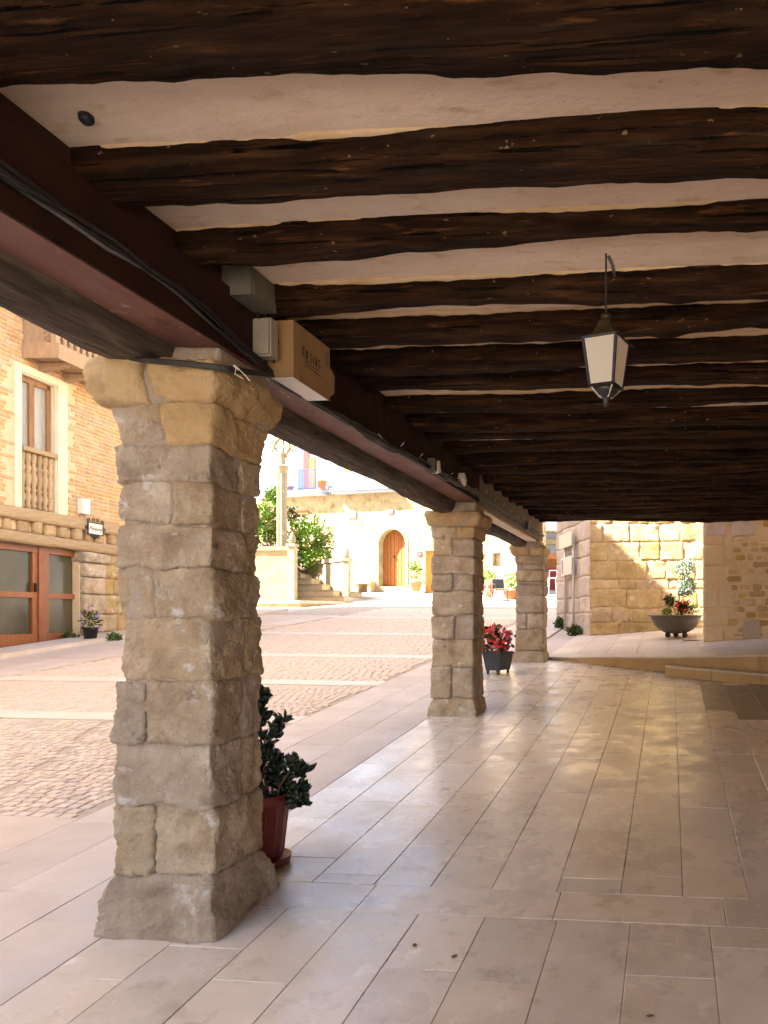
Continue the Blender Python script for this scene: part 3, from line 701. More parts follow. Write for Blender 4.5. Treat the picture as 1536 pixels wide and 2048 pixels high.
# masonry behind, with openings for window and shopfront
core = MB()
far_s = sE; near_s = -21.5
dz0, dz1 = g0 - .6, BP.z(0, 1083)
ds1 = BP.s(158)
for a, b_, z0_, z1_ in ((near_s, -2.5, -3, HT), (-2.5, i0, zbt - .4, HT), (i1, far_s, zbt - .4, HT), (i0, i1, iz1, HT), (i0, i1, zbt - .4, zbt), (ds1, far_s, -3, zbt - .4)):
    core.fbox(BP, a, b_, -.45, 0, z0_, z1_)
core.build('masonry', M['brick_mortar'], bh)
MB().fbox(BP, near_s, far_s, -9, -.46, -3, HT - .02).build('rear_masonry', M['brick_mortar'], bh)
MB().fbox(BP, near_s - .3, far_s + .2, -9.3, .35, HT, HT + .18).build('eaves', M['tile'], bh)
cand = []
cz = .076; z = zbt + .01; row = 0
while z < HT - .1:
    s = BP.s(-120) - rnd.uniform(0, .28)
    while s < sE - .3:
        l = .275 if rnd.random() < .75 else .14
        inside = (w0 - .28 < s < w1) and z < wz1 + .02
        if not inside and not (w0 - l < s < w1 and z < wz1): 
            P_ = BP.at(s + l / 2, 0, z); d = dep(P_.x, P_.y)
            cand.append((s, l, z))
        s += l + .016
    z += cz; row += 1
def brick_mesh(l):
    b = MB(); h = .056
    b.v = [(0, 0, 0), (l, 0, 0), (l, 0, h), (0, 0, h), (.004, .012, .004), (l - .004, .012, .004), (l - .004, .012, h - .004), (.004, .012, h - .004)]
    b.f = [(4, 5, 6, 7), (0, 1, 5, 4), (1, 2, 6, 5), (2, 3, 7, 6), (3, 0, 4, 7)]
    return b
bm = {.275: brick_mesh(.275).mesh('brick'), .14: brick_mesh(.14).mesh('brick')}
for m_ in bm.values(): m_.materials.append(M['brick'])
rotB = math.atan2(BP.t.y, BP.t.x); nrmB = Vector((-math.sin(rotB), math.cos(rotB), 0)); sgn = 1 if nrmB.dot(BP.n) > 0 else -1
def inview(c):
    P_ = BP.at(c[0] + .1, 0, c[2]); d = dep(P_.x, P_.y); u_ = 1340 + P_.x / .996 / d * 1500; v_ = CV - (P_.z - E) / d * F
    return u_ > -5 and u_ < 240 and v_ > 612 + .5 * max(0, u_)
cand.sort(key=lambda c: (0 if inview(c) else 1, c[0]))
rb = MB()
for k, (s, l, z) in enumerate(cand):
    pr = rnd.uniform(-.004, .004)
    if k < 300:
        o = bpy.data.objects.new('brick', bm[l]); COL.objects.link(o); o.parent = bh
        o.matrix_parent_inverse = Matrix.Translation(-bh.location)
        o.location = BP.at(s, pr, z); o.rotation_euler = (0, 0, rotB); o.scale = (1, sgn, 1)
    else:
        for_v = brick_mesh(l)
        rb.add([BP.at(s + v_[0], v_[1] + pr, z + v_[2]) for v_ in for_v.v], for_v.f)
rb.build('bricks', M['brick'], bh)['kind'] = 'stuff'
# window: surround, frame, glass, balustrade
win = MB().fbox(BP, w0, i0, .001, .035, wz0, wz1).fbox(BP, i1, w1, .001, .035, wz0, wz1).fbox(BP, i0, i1, .001, .035, iz1, wz1).build('window', M['cream'], bh)
MB().fbox(BP, i0, i0 + .02, -.4, 0.0, zbt, iz1).fbox(BP, i1 - .02, i1, -.4, .0, zbt, iz1).fbox(BP, i0, i1, -.4, 0, iz1 - .02, iz1).build('reveal', M['cream'], win)
rz = BP.z(75, 905)
fr = MB()
fi0, fi1 = i0 + .03, i1 - .03; md = (fi0 + fi1) / 2 - .05
for a, b_, c_, d_ in ((fi0, fi0 + .07, zbt, iz1 - .03), (fi1 - .09, fi1, zbt, iz1 - .03), (fi0, fi1, iz1 - .12, iz1 - .03), (md - .06, md + .06, zbt, iz1 - .12)):
    fr.fbox(BP, a, b_, -.16, -.09, c_, d_)
fr.build('frame', M['brownwood'], win)
MB().fbox(BP, fi0 + .05, fi1 - .05, -.13, -.122, zbt, iz1 - .08).build('pane', M['glass'], win)
MB().fbox(BP, fi0, fi1, -.25, -.235, zbt, iz1).build('curtain', M['curtain'], win)
MB().fbox(BP, i0 + .022, i1 - .022, -.08, .05, rz - .03, rz + .05).build('rail', M['oldwood'], win)
balp = [(.035, 0), (.04, .06), (.03, .10), (.052, .2), (.03, .3), (.045, .34), (.03, .38), (.05, .55), (.034, .66), (.048, .72), (.03, .8), (.04, .86), (.04, 1.0)]
def baluster(P, s, n, z0_, z1_, rad, parent, mat, name='baluster'):
    q = P.at(s, n, z0_); H = z1_ - z0_
    MB().lathe([(r * rad / .05, t * H) for r, t in balp], q, 9).build(name, mat, parent, True)
for k in range(6):
    baluster(BP, i0 + .10 + (i1 - i0 - .2) * k / 5.0, -.05, zbt + .02, rz - .03, .062, win, M['oldwood'])
# long beam, joist ends, second beam
def plank(P, s0_, s1_, n0, n1, z0_, z1_, seed, name, mat, parent, amp=.02):
    return rough_block(s0_, s1_, n0, n1, z0_, z1_, res=.06, r=.03, amp=amp, fr=3, seed=seed, T=lambda q: P.at(q.x, q.y, q.z), nmax=60).build(name, mat, parent, True)
zA0 = BP.z(0, 1034); zB1 = BP.z(0, 1058); zB0 = BP.z(0, 1082)
plank(BP, -2.2, BP.s(238), -.1, .12, zA0, zbt, 3, 'timber_beam', M['oldwood'], bh)
plank(BP, -2.2, BP.s(238), -.1, .10, zB0, zB1, 4, 'timber_beam', M['oldwood'], bh)
s = -1.5
while s < BP.s(232):
    wj = rnd.uniform(.16, .26); plank(BP, s, s + wj, -.3, .08 + rnd.uniform(-.05, .05), zB1 - .01, zA0 + .02, int(s * 50), 'joist_end', M['oldwood'], bh, .03); s += wj + rnd.uniform(.08, .18)
MB().fbox(BP, -2.5, far_s, -.44, -.02, zB1 - .02, zA0 + .05).build('ceiling_strip', M['oldwood'], bh)
# shopfront (glazed red doors set back in the opening)
off = -.12
def sp(u): return BP.s(u, off)
shp = MB().fbox(BP, sp(72), sp(92), off - .06, off + .06, g0 - .3, zB0 + .02).fbox(BP, sp(150), sp(160), off - .06, off + .04, g0 - .3, zB0 + .02)
shp.fbox(BP, -2.2, sp(160), off - .06, off + .045, zB0 - .12, zB0 + .02)
shop = shp.build('shopfront_frame', M['redwood'], bh)
zm = BP.z(60, 1190, off); zl = BP.z(60, 1272, off)
MB().fbox(BP, -2.2, sp(150), off - .05, off + .035, zm - .05, zm + .05).build('rail', M['redwood'], shop)
MB().fbox(BP, -2.2, sp(150), off - .05, off + .035, g0 - .3, zl + .04).build('bottom_rail', M['redwood'], shop)
for a, b_ in ((-2.2, sp(66)), (sp(94), sp(149))):
    MB().fbox(BP, a, b_, off - .02, off - .012, zl + .03, zm - .04).build('pane', M['paneglass'], shop)
    MB().fbox(BP, a, b_, off - .02, off - .012, zm + .04, zB0 - .1).build('pane', M['paneglass'], shop)
MB().fbox(BP, sp(62), sp(72.5), off - .05, off + .03, g0 - .3, zB0).build('door_stile', M['redwood'], shop)
MB().fbox(BP, sp(64), sp(67), off + .035, off + .085, zm + .06, zm + .22).build('handle', M['brass'], shop)
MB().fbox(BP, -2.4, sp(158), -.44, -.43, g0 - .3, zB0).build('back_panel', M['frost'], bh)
# stone pier beside the shopfront
zq = g0 - .1; kk = 0
hs = [.34, .38, .42, .36, .30, .22]
ztop = zB0 - .005
zsc = (ztop - zq) / sum(hs)
for h in hs:
    h *= zsc
    a, b_ = BP.s(160), BP.s(204)
    ex = .05 if kk == 5 else 0
    rough_block(a - ex, b_ + ex, -.4, .10 + ex, zq, zq + h - .012, res=.05, r=.03, amp=.018, seed=60 + kk, T=lambda q: BP.at(q.x, q.y, q.z), nmax=14).build('pier_stone', M['sand'], bh, True)
    s = b_ + .01
    while s < BP.s(262):
        l = rnd.uniform(.3, .6)
        rough_block(s, s + l - .015, -.4, .05, zq, zq + h - .015, res=.06, r=.03, amp=.02, seed=int(s * 90) + kk, T=lambda q: BP.at(q.x, q.y, q.z), nmax=10).build('pier_stone', M['ashlar'], bh, True); s += l
    zq += h; kk += 1
# balcony
bs0 = BP.s(45); bz1 = BP.z(45, 690); bz0 = BP.z(45, 717); po = .62; bl = 3.2
bal = MB().fbox(BP, bs0, bs0 + bl, .02, po, bz0 + .06, bz1).build('balcony', M['balwood'], bh)
MB().fbox(BP, bs0 - .03, bs0 + bl, po + .001, po + .04, bz0, bz1 + .03).build('fascia', M['balwood'], bal)
MB().fbox(BP, bs0 - .032, bs0 - .001, .02, po + .04, bz0, bz1 + .03).build('fascia', M['balwood'], bal)
for k in range(5):
    a = bs0 + .35 + k * .62
    MB().prism([(.0, bz0 + .05), (po - .05, bz0 + .05), (po - .12, bz0 - .01), (po - .3, bz0 - .05), (0, bz0 - .11)], a, a + .13, lambda n, z_, s_: BP.at(s_, n, z_)).build('bracket', M['balwood'], bal)
for k in range(20):
    baluster(BP, bs0 + .1 + k * .16, po - .06, bz1 + .03, bz1 + .85, .055, bal, M['balwood'])
MB().fbox(BP, bs0, bs0 + bl, po - .11, po - .01, bz1 + .85, bz1 + .93).build('rail', M['balwood'], bal)
MB().fbox(BP, bs0, bs0 + .09, po - .10, po - .01, bz1 + .03, bz1 + .85).build('corner_post', M['balwood'], bal)
MB().fbox(BP, bs0, bs0 + .06, .03, .12, bz1 + .03, bz1 + .85).build('wall_post', M['balwood'], bal)
MB().fbox(BP, bs0 + .02, bs0 + .045, .12, po - .25, bz1 + .03, bz1 + .85).build('carved_panel', M['balwood'], bal)
for k in range(7):                               # pierced lattice beside the panel
    zz0 = bz1 + .05 + k * .11
    for q in (0, 1):
        a, b_ = (.37, .52) if q else (.52, .37)
        MB().tube([BP.at(bs0 + .03, a, zz0), BP.at(bs0 + .03, b_, zz0 + .11)], .013, 4).build('lattice_slat', M['balwood'], bal)
# alarm box, sign, pot
s = BP.s(160); z = BP.z(160, 1028)
ab = thing('meter_box', 'small white box on the brick wall above the beam', 'box', tuple(BP.at(s, .02, z)))
MB().fbox(BP, s - .09, s + .12, .015, .12, z, z + .30).build('case', M['paper'], ab)
MB().fbox(BP, s - .085, s + .115, .121, .126, z + .02, z + .28).build('cover', M['paper'], ab)
MB().tube([BP.at(s, .06, z), BP.at(s, .14, z - .1), BP.at(s - .01, .14, z - .38)], .01).build('conduit', M['boxgrey'], ab)
s0_, s1_ = BP.s(178, .16), BP.s(206, .16); z0_, z1_ = BP.z(190, 1068, .16), BP.z(190, 1047, .16)
sgn_ = thing('shop_sign', 'small white script lettered sign in scrolled iron frame on the beam', 'sign', tuple(BP.at(s0_, .14, z0_)))
MB().fbox(BP, s0_, s1_, .13, .15, z0_, z1_).build('plate', M['paper'], sgn_)
for a, b_, c_, d_ in ((s0_ - .02, s0_, z0_ - .02, z1_ + .02), (s1_, s1_ + .02, z0_ - .02, z1_ + .02), (s0_, s1_, z1_, z1_ + .02), (s0_, s1_, z0_ - .02, z0_)):
    MB().fbox(BP, a, b_, .125, .16, c_, d_).build('frame', M['iron'], sgn_)
def scroll(c, r, d, parent, P=BP, n=.15):
    pts = [P.at(c[0] + d * r * (1 - t / 14) * math.cos(t * .75), n, c[1] + r * (1 - t / 14) * math.sin(t * .75)) for t in range(11)]
    MB().tube(pts, .009, 5).build('scroll', M['iron'], parent, True)
ms = (s0_ + s1_) / 2
for cc, dd in (((ms - .06, z1_ + .07), 1), ((ms + .06, z1_ + .07), -1), ((s0_, z1_ + .04), 1), ((s1_, z1_ + .04), -1), ((ms - .08, z0_ - .06), 1), ((ms + .08, z0_ - .06), -1), ((ms, z0_ - .07), 1), ((s0_ - .05, (z0_ + z1_) / 2), 1), ((s1_ + .05, (z0_ + z1_) / 2), -1)):
    scroll(cc, .045, dd, sgn_)
def text_obj(txt, size, P, s, n, z, mat, parent, shear=0.0, name='lettering', anglesgn=1):
    cu = bpy.data.curves.new(name, 'FONT'); cu.body = txt; cu.size = size; cu.align_x = 'CENTER'; cu.align_y = 'CENTER'; cu.shear = shear; cu.extrude = .001; cu.resolution_u = 3
    tmp = bpy.data.objects.new('tmp', cu); COL.objects.link(tmp)
    me = bpy.data.meshes.new_from_object(tmp.evaluated_get(bpy.context.evaluated_depsgraph_get()))
    bpy.data.objects.remove(tmp); 
    o = bpy.data.objects.new(name, me); COL.objects.link(o); me.materials.clear(); me.materials.append(mat)
    me.transform(Matrix.Rotation(math.pi / 2, 4, 'X'))
    # readable from the outward side
    tdir = Vector((-P.n.y, P.n.x, 0))
    me.transform(Matrix.Rotation(math.atan2(tdir.y, tdir.x), 4, 'Z')); me.transform(Matrix.Translation(P.at(s, n, z)))
    o.parent = parent; o.matrix_parent_inverse = Matrix.Translation(-parent.location) if parent.type == 'EMPTY' else Matrix()
    return o
text_obj('Pelujony', .105, BP, ms, .1525, (z0_ + z1_) / 2, M['ink'], sgn_, .3)

# ------------------------------------------------------------------ foliage helpers
def leafmesh(L, wd, bend=.15):
    b = MB()
    b.v = [(0, 0, 0), (L * .35, -wd / 2, L * bend * .5), (L * .75, -wd * .38, L * bend), (L, 0, L * bend * .8), (L * .75, wd * .38, L * bend), (L * .35, wd / 2, L * bend * .5)]
    b.f = [(0, 1, 2, 5), (2, 3, 4, 5)] if False else [(0, 1, 5), (1, 2, 4, 5), (2, 3, 4)]
    return b
def rot_to(d, rr):
    q = Vector(d).normalized().to_track_quat('X', 'Z'); return q @ Quaternion((1, 0, 0), rr.uniform(-1.2, 1.2))
def crown(c, rad, n, L, wd, seed, shell=.5, zmin=None, lump=.35):
    b = MB(); rr = random.Random(seed); base = leafmesh(L, wd)
    off = Vector((seed * 1.7 % 31, seed * 3.3 % 29, 0)); k = 0
    while k < n:
        d = Vector((rr.gauss(0, 1), rr.gauss(0, 1), rr.gauss(0, 1))).normalized()
        R = 1 + lump * noise.noise(d * 2.1 + off) * 1.6
        t = (shell + (1 - shell) * rr.random()) * R
        p = Vector((c[0] + d.x * rad[0] * t, c[1] + d.y * rad[1] * t, c[2] + d.z * rad[2] * t))
        if noise.noise(p * 3.2 / max(rad) + off) < -.28: k += 1; continue
        if zmin is not None and p.z < zmin: k += 1; continue
        q = rot_to(d + Vector((rr.uniform(-1, 1), rr.uniform(-1, 1), rr.uniform(-.7, 1))), rr); s = rr.uniform(.6, 1.25)
        b.add([p + q @ (Vector(v) * s) for v in base.v], base.f); k += 1
    return b
def dots(c, rad, n, r, seed, up=0.0):
    out = []; rr = random.Random(seed)
    for _ in range(n):
        d = Vector((rr.gauss(0, 1), rr.gauss(0, 1), abs(rr.gauss(0, 1)) if up else rr.gauss(0, 1))).normalized()
        t = rr.uniform(.8, 1.12); out.append(Vector((c[0] + d.x * rad[0] * t, c[1] + d.y * rad[1] * t, c[2] + d.z * rad[2] * t)))
    return out
def flower(p, r, seed, mat, parent, name='flower', petals=5):
    rr = random.Random(seed); b = MB(); q = rot_to((rr.uniform(-.8, .8), -1, rr.uniform(0, 1.2)), rr)
    for ring in range(2):
        for k in range(petals):
            a = 2 * math.pi * (k + ring * .5) / petals; R = r * (1 - .35 * ring)
            ca, sa = math.cos(a), math.sin(a); cb, sb = -sa * .5, ca * .5
            lift = r * (.15 + .45 * ring)
            b.add([p + q @ Vector(v) for v in ((.0 + ring * r * .1, 0, 0), (lift * .6, R * (.55 * ca + cb * .75), R * (.55 * sa + sb * .75)), (lift, R * ca, R * sa), (lift * .6, R * (.55 * ca - cb * .75), R * (.55 * sa - sb * .75)))], [(0, 1, 2, 3)])
    return b.build(name, mat, parent)

# pot by the brick house
pp = GP(181, 1284); 
pt = thing('potted_plant', 'small black pot of lilac flowers beside the shopfront pier', 'plant', tuple(pp))
MB().lathe([(.095, 0), (.125, .25), (.138, .25), (.138, .285), (.115, .285), (.11, .24)], pp, 18).build('pot', M['iron'], pt, True)
MB().lathe([(.0, .25), (.115, .25)], pp, 14).build('soil', M['soil'], pt)
crown((pp.x, pp.y, pp.z + .42), (.16, .16, .20), 200, .08, .03, 41, .2).build('foliage', M['leaf_mix'], pt)
for k in range(6):
    MB().tube([(pp.x, pp.y, pp.z + .28), (pp.x + .05 * (k - 2.5), pp.y, pp.z + .5 + .06 * (k % 3))], .005, 4).build('stem', M['leaf'], pt)
for k, q in enumerate(dots((pp.x + .03, pp.y - .03, pp.z + .42), (.19, .17, .26), 9, .03, 5)): flower(q, .035, k, M['flower_l'], pt)
for uu, vv, r, lab in ((140, 1282, .14, 'small dark green weed at the foot of the shopfront'), (228, 1281, .10, 'tiny tuft of leaves at the pier corner of the brick house')):
    q = GP(uu, vv); wd = thing('weed', lab, 'weed', tuple(q))
    crown((q.x, q.y, q.z + r * .5), (r * 1.3, r, r * .7), 120, .07, .045, int(uu), .2, zmin=q.z).build('leaves', M['weed'], wd)
# pavement kerb in front of the brick house
kb = struct(MB().fbox(BP, -6, sE, .02, .62, -4, -3.9).build('pavement', M['joint']))
s = -2.2
while s < sE:
    l = rnd.uniform(.9, 1.4)
    bb = MB(); c4 = [(s + .004, .02), (s + l - .004, .02), (s + l - .004, .75), (s + .004, .75)]
    lo = [BP.at(a, n, 0) for a, n in c4]
    bb.add([(q.x, q.y, gz(q.x, q.y) - .05) for q in lo] + [(q.x, q.y, gz(q.x, q.y) + .07) for q in lo], [(4, 5, 6, 7), (0, 1, 5, 4), (1, 2, 6, 5), (2, 3, 7, 6), (3, 0, 4, 7)])
    bb.build('kerb_slab', M['slab_sq'], kb); s += l

# ------------------------------------------------------------------ white house with the arched door
p0 = W(785, CV, 34); th = math.radians(15.8)
HP = Plane(p0, Vector((math.cos(PSI - th), math.sin(PSI - th), 0)))
if HP.n.y > 0: HP.n = -HP.n
hg = lambda s: gz(HP.at(s, 0, 0).x, HP.at(s, 0, 0).y)
hw = thing('white_house', 'sunlit white rubble house with arched orange door and blue railed balcony', 'house', tuple(HP.at(0, 0, hg(0))))
sL, sR = HP.s(500), HP.s(1085)
zs = HP.z(690, 984)                               # slab level
# ground floor wall with arched opening, window, side door as polygons with holes cut by strips
ax0, ax1 = HP.s(757.5), HP.s(811); az0 = HP.z(784, 1172); az1 = HP.z(784, 1058)
ar = (ax1 - ax0) / 2; acx = (ax0 + ax1) / 2; asp = az1 - ar
wx0, wx1, wzz0, wzz1 = HP.s(591), HP.s(612), HP.z(600, 1062), HP.z(600, 1028)
yx0, yx1, yz1 = HP.s(847), HP.s(868), HP.z(855, 1097)
qx0, qx1, qz0, qz1 = HP.s(985.5), HP.s(1001.5), HP.z(993, 1132), HP.z(993, 1106)
tx0, tx1, tz1 = HP.s(952), HP.s(971), HP.z(960, 1107)
wall = MB(); DEP = -.45
def strip(a, b_, z0_, z1_): wall.fbox(HP, a, b_, DEP, 0, z0_, z1_)
zb_ = -1.5
zr = HP.z(1000, 1068)                             # right part is lower
strip(sL, wx0, zb_, zs); strip(wx0, wx1, zb_, wzz0); strip(wx0, wx1, wzz1, zs); strip(wx1, ax0, zb_, zs)
N_ = 14; arcp = [(acx - ar * math.cos(math.pi * k / N_), asp + ar * math.sin(math.pi * k / N_)) for k in range(N_ + 1)]
for (a, z_a), (c_, z_c) in zip(arcp, arcp[1:]):
    wall.prism([(a, z_a), (c_, z_c), (c_, zs), (a, zs)], DEP, 0, lambda s_, z_, n: HP.at(s_, n, z_))
strip(ax0, ax1, zb_, az0 - .02)
strip(ax1, yx0, zb_, zs); strip(yx0, yx1, yz1, zs); strip(yx1, tx0, zb_, zs)
strip(tx0, tx1, tz1, zs); strip(tx1, qx0, zb_, zs); strip(qx0, qx1, zb_, qz0); strip(qx0, qx1, qz1, zs); strip(qx1, sR, zb_, zs)
wall.build('wall', M['house'], hw)
MB().fbox(HP, sL, HP.s(772), -.44, -.01, zs + .002, zs + 4.2).build('upper_wall', M['white'], hw)
MB().fbox(HP, HP.s(772), sR, -.44, -.01, zs + .002, zs + .8).build('upper_wall', M['house_stone'], hw)
MB().fbox(HP, sL, HP.s(1060), -1.1, -.47, zb_, zs + 4.3).build('interior_mass', M['joint'], hw)
# slabs
for a, b_ in ((HP.s(515), HP.s(655)), (HP.s(673), HP.s(792))):
    sb = MB().fbox(HP, a, b_, .002, .50, zs - .02, zs + .10).build('balcony_slab', M['white'], hw)
    MB().fbox(HP, a + .03, b_ - .03, .002, .40, zs - .12, zs - .022).build('moulding', M['white'], sb)
# arched door
adr = MB()
ad = MB().prism([(ax0 + .02, az0)] + [(acx - (ar - .02) * math.cos(math.pi * k / N_), asp + (ar - .02) * math.sin(math.pi * k / N_)) for k in range(N_ + 1)] + [(ax1 - .02, az0)], DEP + .02, DEP + .06, lambda s_, z_, n: HP.at(s_, n, z_)).build('door', M['orange'], hw)
npl = 7; pw = (ax1 - ax0 - .06) / npl
for k in range(npl):
    a = ax0 + .03 + k * pw; m_ = a + pw / 2
    zt0 = asp + math.sqrt(max(.01, (ar - .03) ** 2 - (a - acx) ** 2)) if abs(a - acx) < ar - .03 else asp
    zt1 = asp + math.sqrt(max(.01, (ar - .03) ** 2 - (a + pw - acx) ** 2)) if abs(a + pw - acx) < ar - .03 else asp
    MB().prism([(a + .008, az0 + .02), (a + pw - .008, az0 + .02), (a + pw - .008, zt1), (a + .008, zt0)], DEP + .062, DEP + .095, lambda s_, z_, n: HP.at(s_, n, z_)).build('plank', M['orange'], ad)
for k in range(5):
    for q in range(6):
        c_ = HP.at(ax0 + .14 + k * (ax1 - ax0 - .28) / 4, DEP + .098, az0 + .25 + q * .32)
        MB().lathe([(.022, -.01), (.018, .012), (.004, .02)], c_, 6).build('stud', M['iron'], ad)
MB().lathe([(.05, -.05), (.05, .05)], HP.at(acx - .1, DEP + .13, az0 + 1.35), 8).build('knocker', M['iron'], ad)
sur = MB()
for (a, z_a), (c_, z_c) in zip(arcp, arcp[1:]):
    f = (ar + .14) / ar
    sur.prism([(a, z_a), (c_, z_c), (acx + (c_ - acx) * f, asp + (z_c - asp) * f), (acx + (a - acx) * f, asp + (z_a - asp) * f)], .002, .03, lambda s_, z_, n: HP.at(s_, n, z_))
sur.fbox(HP, ax0 - .14, ax0, .002, .03, az0, asp).fbox(HP, ax1, ax1 + .14, .002, .03, az0, asp)
sur.build('door_surround', M['yellowstone'], hw)
# small barred window
wn_ = MB().fbox(HP, wx0, wx1, -.4, -.36, wzz0, wzz1).build('window', M['joint'], hw)
MB().fbox(HP, wx0 - .12, wx1 + .15, -.2, .04, wzz1 - .02, wzz1 + .14).build('lintel', M['orange'], wn_)
MB().fbox(HP, wx0, wx0 + .14, -.3, -.25, wzz0, wzz1).build('shutter', M['brownwood'], wn_)
for k in range(4): MB().fbox(HP, wx0, wx1, -.06, -.04, wzz0 + .1 + k * .17, wzz0 + .13 + k * .17).build('bar', M['paper'], wn_)
MB().fbox(HP, (wx0 + wx1) / 2 - .01, (wx0 + wx1) / 2 + .02, -.035, -.02, wzz0, wzz1).build('bar', M['paper'], wn_)
# yellow side doors, small window, menu board
yd = MB().fbox(HP, yx0 + .06, yx1, -.25, -.2, 0, yz1 - .06).build('side_door', M['yelwood'], hw)
MB().fbox(HP, yx0, yx0 + .1, -.2, .03, hg(yx0), yz1).fbox(HP, yx0 + .1, yx1, -.2, .03, yz1 - .1, yz1).build('frame', M['yellowstone'], yd)
yd2 = MB().fbox(HP, tx0, tx1, -.25, -.2, 0, tz1).build('side_door', M['yelwood'], hw)
MB().fbox(HP, tx0 + .08, tx1 - .08, -.199, -.19, tz1 - .75, tz1 - .1).build('pane', M['glass'], yd2)
qw = MB().fbox(HP, qx0, qx1, -.3, -.26, qz0, qz1).build('window', M['brownwood'], hw)
MB().fbox(HP, qx0 + .04, qx1 - .04, -.259, -.25, qz0 + .04, qz1 - .04).build('pane', M['glass'], qw)
# balcony door in blue frame, maroon shutters
fz = zs + .11; ftop = zs + 2.2
bd = MB().fbox(HP, HP.s(597), HP.s(608), -.009, .03, fz, ftop).build('blue_jamb', M['blue'], hw)
MB().fbox(HP, HP.s(608.3), HP.s(618), -.009, .025, fz, ftop).build('shutter', M['maroon'], hw)
for k in range(16): MB().fbox(HP, HP.s(618.5), HP.s(630), -.009, .025, fz + k * .1, fz + k * .1 + .09).build('louvre', M['orange'], hw)
MB().fbox(HP, HP.s(688), HP.s(702), -.009, .02, HP.z(695, 944), HP.z(695, 920)).build('window', M['orange'], hw)
rail = thing('balcony_railing', 'blue iron balcony railing in front of the maroon shutter', 'railing', tuple(HP.at(HP.s(620), .45, zs + .10)))
ra, rb_ = HP.s(520), HP.s(654); z0_ = zs + .10; z1_ = z0_ + .92
for k in range(46):
    s = ra + (rb_ - ra) * k / 45
    MB().fbox(HP, s - .009, s + .009, .44, .458, z0_, z1_).build('bar', M['bluerail'], rail)
MB().fbox(HP, ra, rb_, .43, .47, z1_, z1_ + .03).build('top_rail', M['bluerail'], rail)
MB().fbox(HP, ra, rb_, .435, .465, z0_ + .05, z0_ + .075).build('bottom_rail', M['bluerail'], rail)
MB().fbox(HP, rb_ - .02, rb_ + .01, .0, .44, z1_, z1_ + .03).build('side_rail', M['bluerail'], rail)
def potv(P, s, n, z, h, r, lab, mat=None, leaf=None, cat='pot'):
    q = P.at(s, n, z); t = thing('flower_pot', lab, cat, tuple(q))
    MB().lathe([(r * .65, 0), (r * .95, h * .82), (r * 1.05, h * .82), (r * 1.05, h), (r * .85, h), (r * .8, h * .8)], q, 14).build('pot', mat or M['terra'], t, True)
    MB().lathe([(0.0, h * .88), (r * .84, h * .88)], q, 10).build('soil', M['soil'], t)
    if leaf: leaf(q, t)
    return t
potv(HP, HP.s(644, .3), .3, zs + .10, .42, .22, 'tall terracotta pot at the right end of the blue railed balcony')
potv(HP, HP.s(580, .3), .3, zs + .10, .24, .18, 'round low terracotta pot at the left of the blue railed balcony')
# plaques
pq = thing('wall_plaque', 'square white plaque on the white rubble wall left of the arched door', 'plaque', tuple(HP.at(HP.s(704), .02, HP.z(704, 1036))))
MB().fbox(HP, HP.s(697), HP.s(712), .03, .06, HP.z(704, 1036), HP.z(704, 1023)).build('plate', M['paper'], pq)
MB().fbox(HP, HP.s(703), HP.s(705), .061, .065, HP.z(704, 1029), HP.z(704, 1027)).build('screw', M['iron'], pq)
nq = thing('number_plaque', 'small blue and white house number above the arched door', 'plaque', tuple(HP.at(HP.s(782), .02, HP.z(782, 1028))))
MB().fbox(HP, HP.s(776), HP.s(787), .03, .05, HP.z(782, 1027), HP.z(782, 1019)).build('plate', M['blue'], nq)
MB().fbox(HP, HP.s(778.5), HP.s(785.5), .051, .055, HP.z(782, 1026.3), HP.z(782, 1019.7)).build('face', M['paper'], nq)
text_obj('1', .17, HP, HP.s(782), .057, HP.z(782, 1023), M['inkblue'], nq)
rs = thing('red_sign', 'small red sign with white emblem beside the yellow door', 'sign', tuple(HP.at(HP.s(840), .02, HP.z(840, 1113))))
MB().fbox(HP, HP.s(835.5), HP.s(845), .03, .05, HP.z(840, 1113), HP.z(840, 1103)).build('plate', M['redsign'], rs)
MB().fbox(HP, HP.s(838), HP.s(842.5), .051, .055, HP.z(840, 1109), HP.z(840, 1106.5)).fbox(HP, HP.s(839.4), HP.s(841), .051, .055, HP.z(840, 1111), HP.z(840, 1109)).build('emblem', M['paper'], rs)
mb = thing('menu_board', 'framed white menu board on the wall left of the farthest pillar', 'board', tuple(HP.at(HP.s(1022), .02, HP.z(1022, 1148))))
MB().fbox(HP, HP.s(1014), HP.s(1036), .02, .06, HP.z(1022, 1147), HP.z(1022, 1127)).build('frame', M['brownwood'], mb)
MB().fbox(HP, HP.s(1015.5), HP.s(1034.5), .061, .066, HP.z(1022, 1146), HP.z(1022, 1128.5)).build('sheet', M['paper'], mb)
# bench by the door
be = thing('stone_bench', 'white stone bench against the wall left of the arched door', 'bench', tuple(HP.at(HP.s(735), .2, hg(0))))
MB().fbox(HP, HP.s(720), HP.s(752), .01, .48, hg(0) + .36, hg(0) + .48).build('seat', M['house'], be)
for a, b_ in ((HP.s(722), HP.s(727)), (HP.s(745), HP.s(751))): MB().fbox(HP, a, b_, .02, .42, hg(0) - .05, hg(0) + .36).build('leg', M['house'], be)
def whiteplant(q, t):
    crown((q.x, q.y, q.z + .9), (.30, .3, .55), 300, .12, .07, 9, .2).build('foliage', M['leaf_lime'], t)
    MB().tube([(q.x, q.y, q.z + .3), (q.x + .03, q.y, q.z + .9)], .012, 5).build('stem', M['bark'], t)
    for k, d in enumerate(dots((q.x, q.y, q.z + .8), (.3, .3, .6), 10, .05, 3)): flower(d, .07, k, M['flower_p'] if k % 3 == 0 else M['paper'], t)
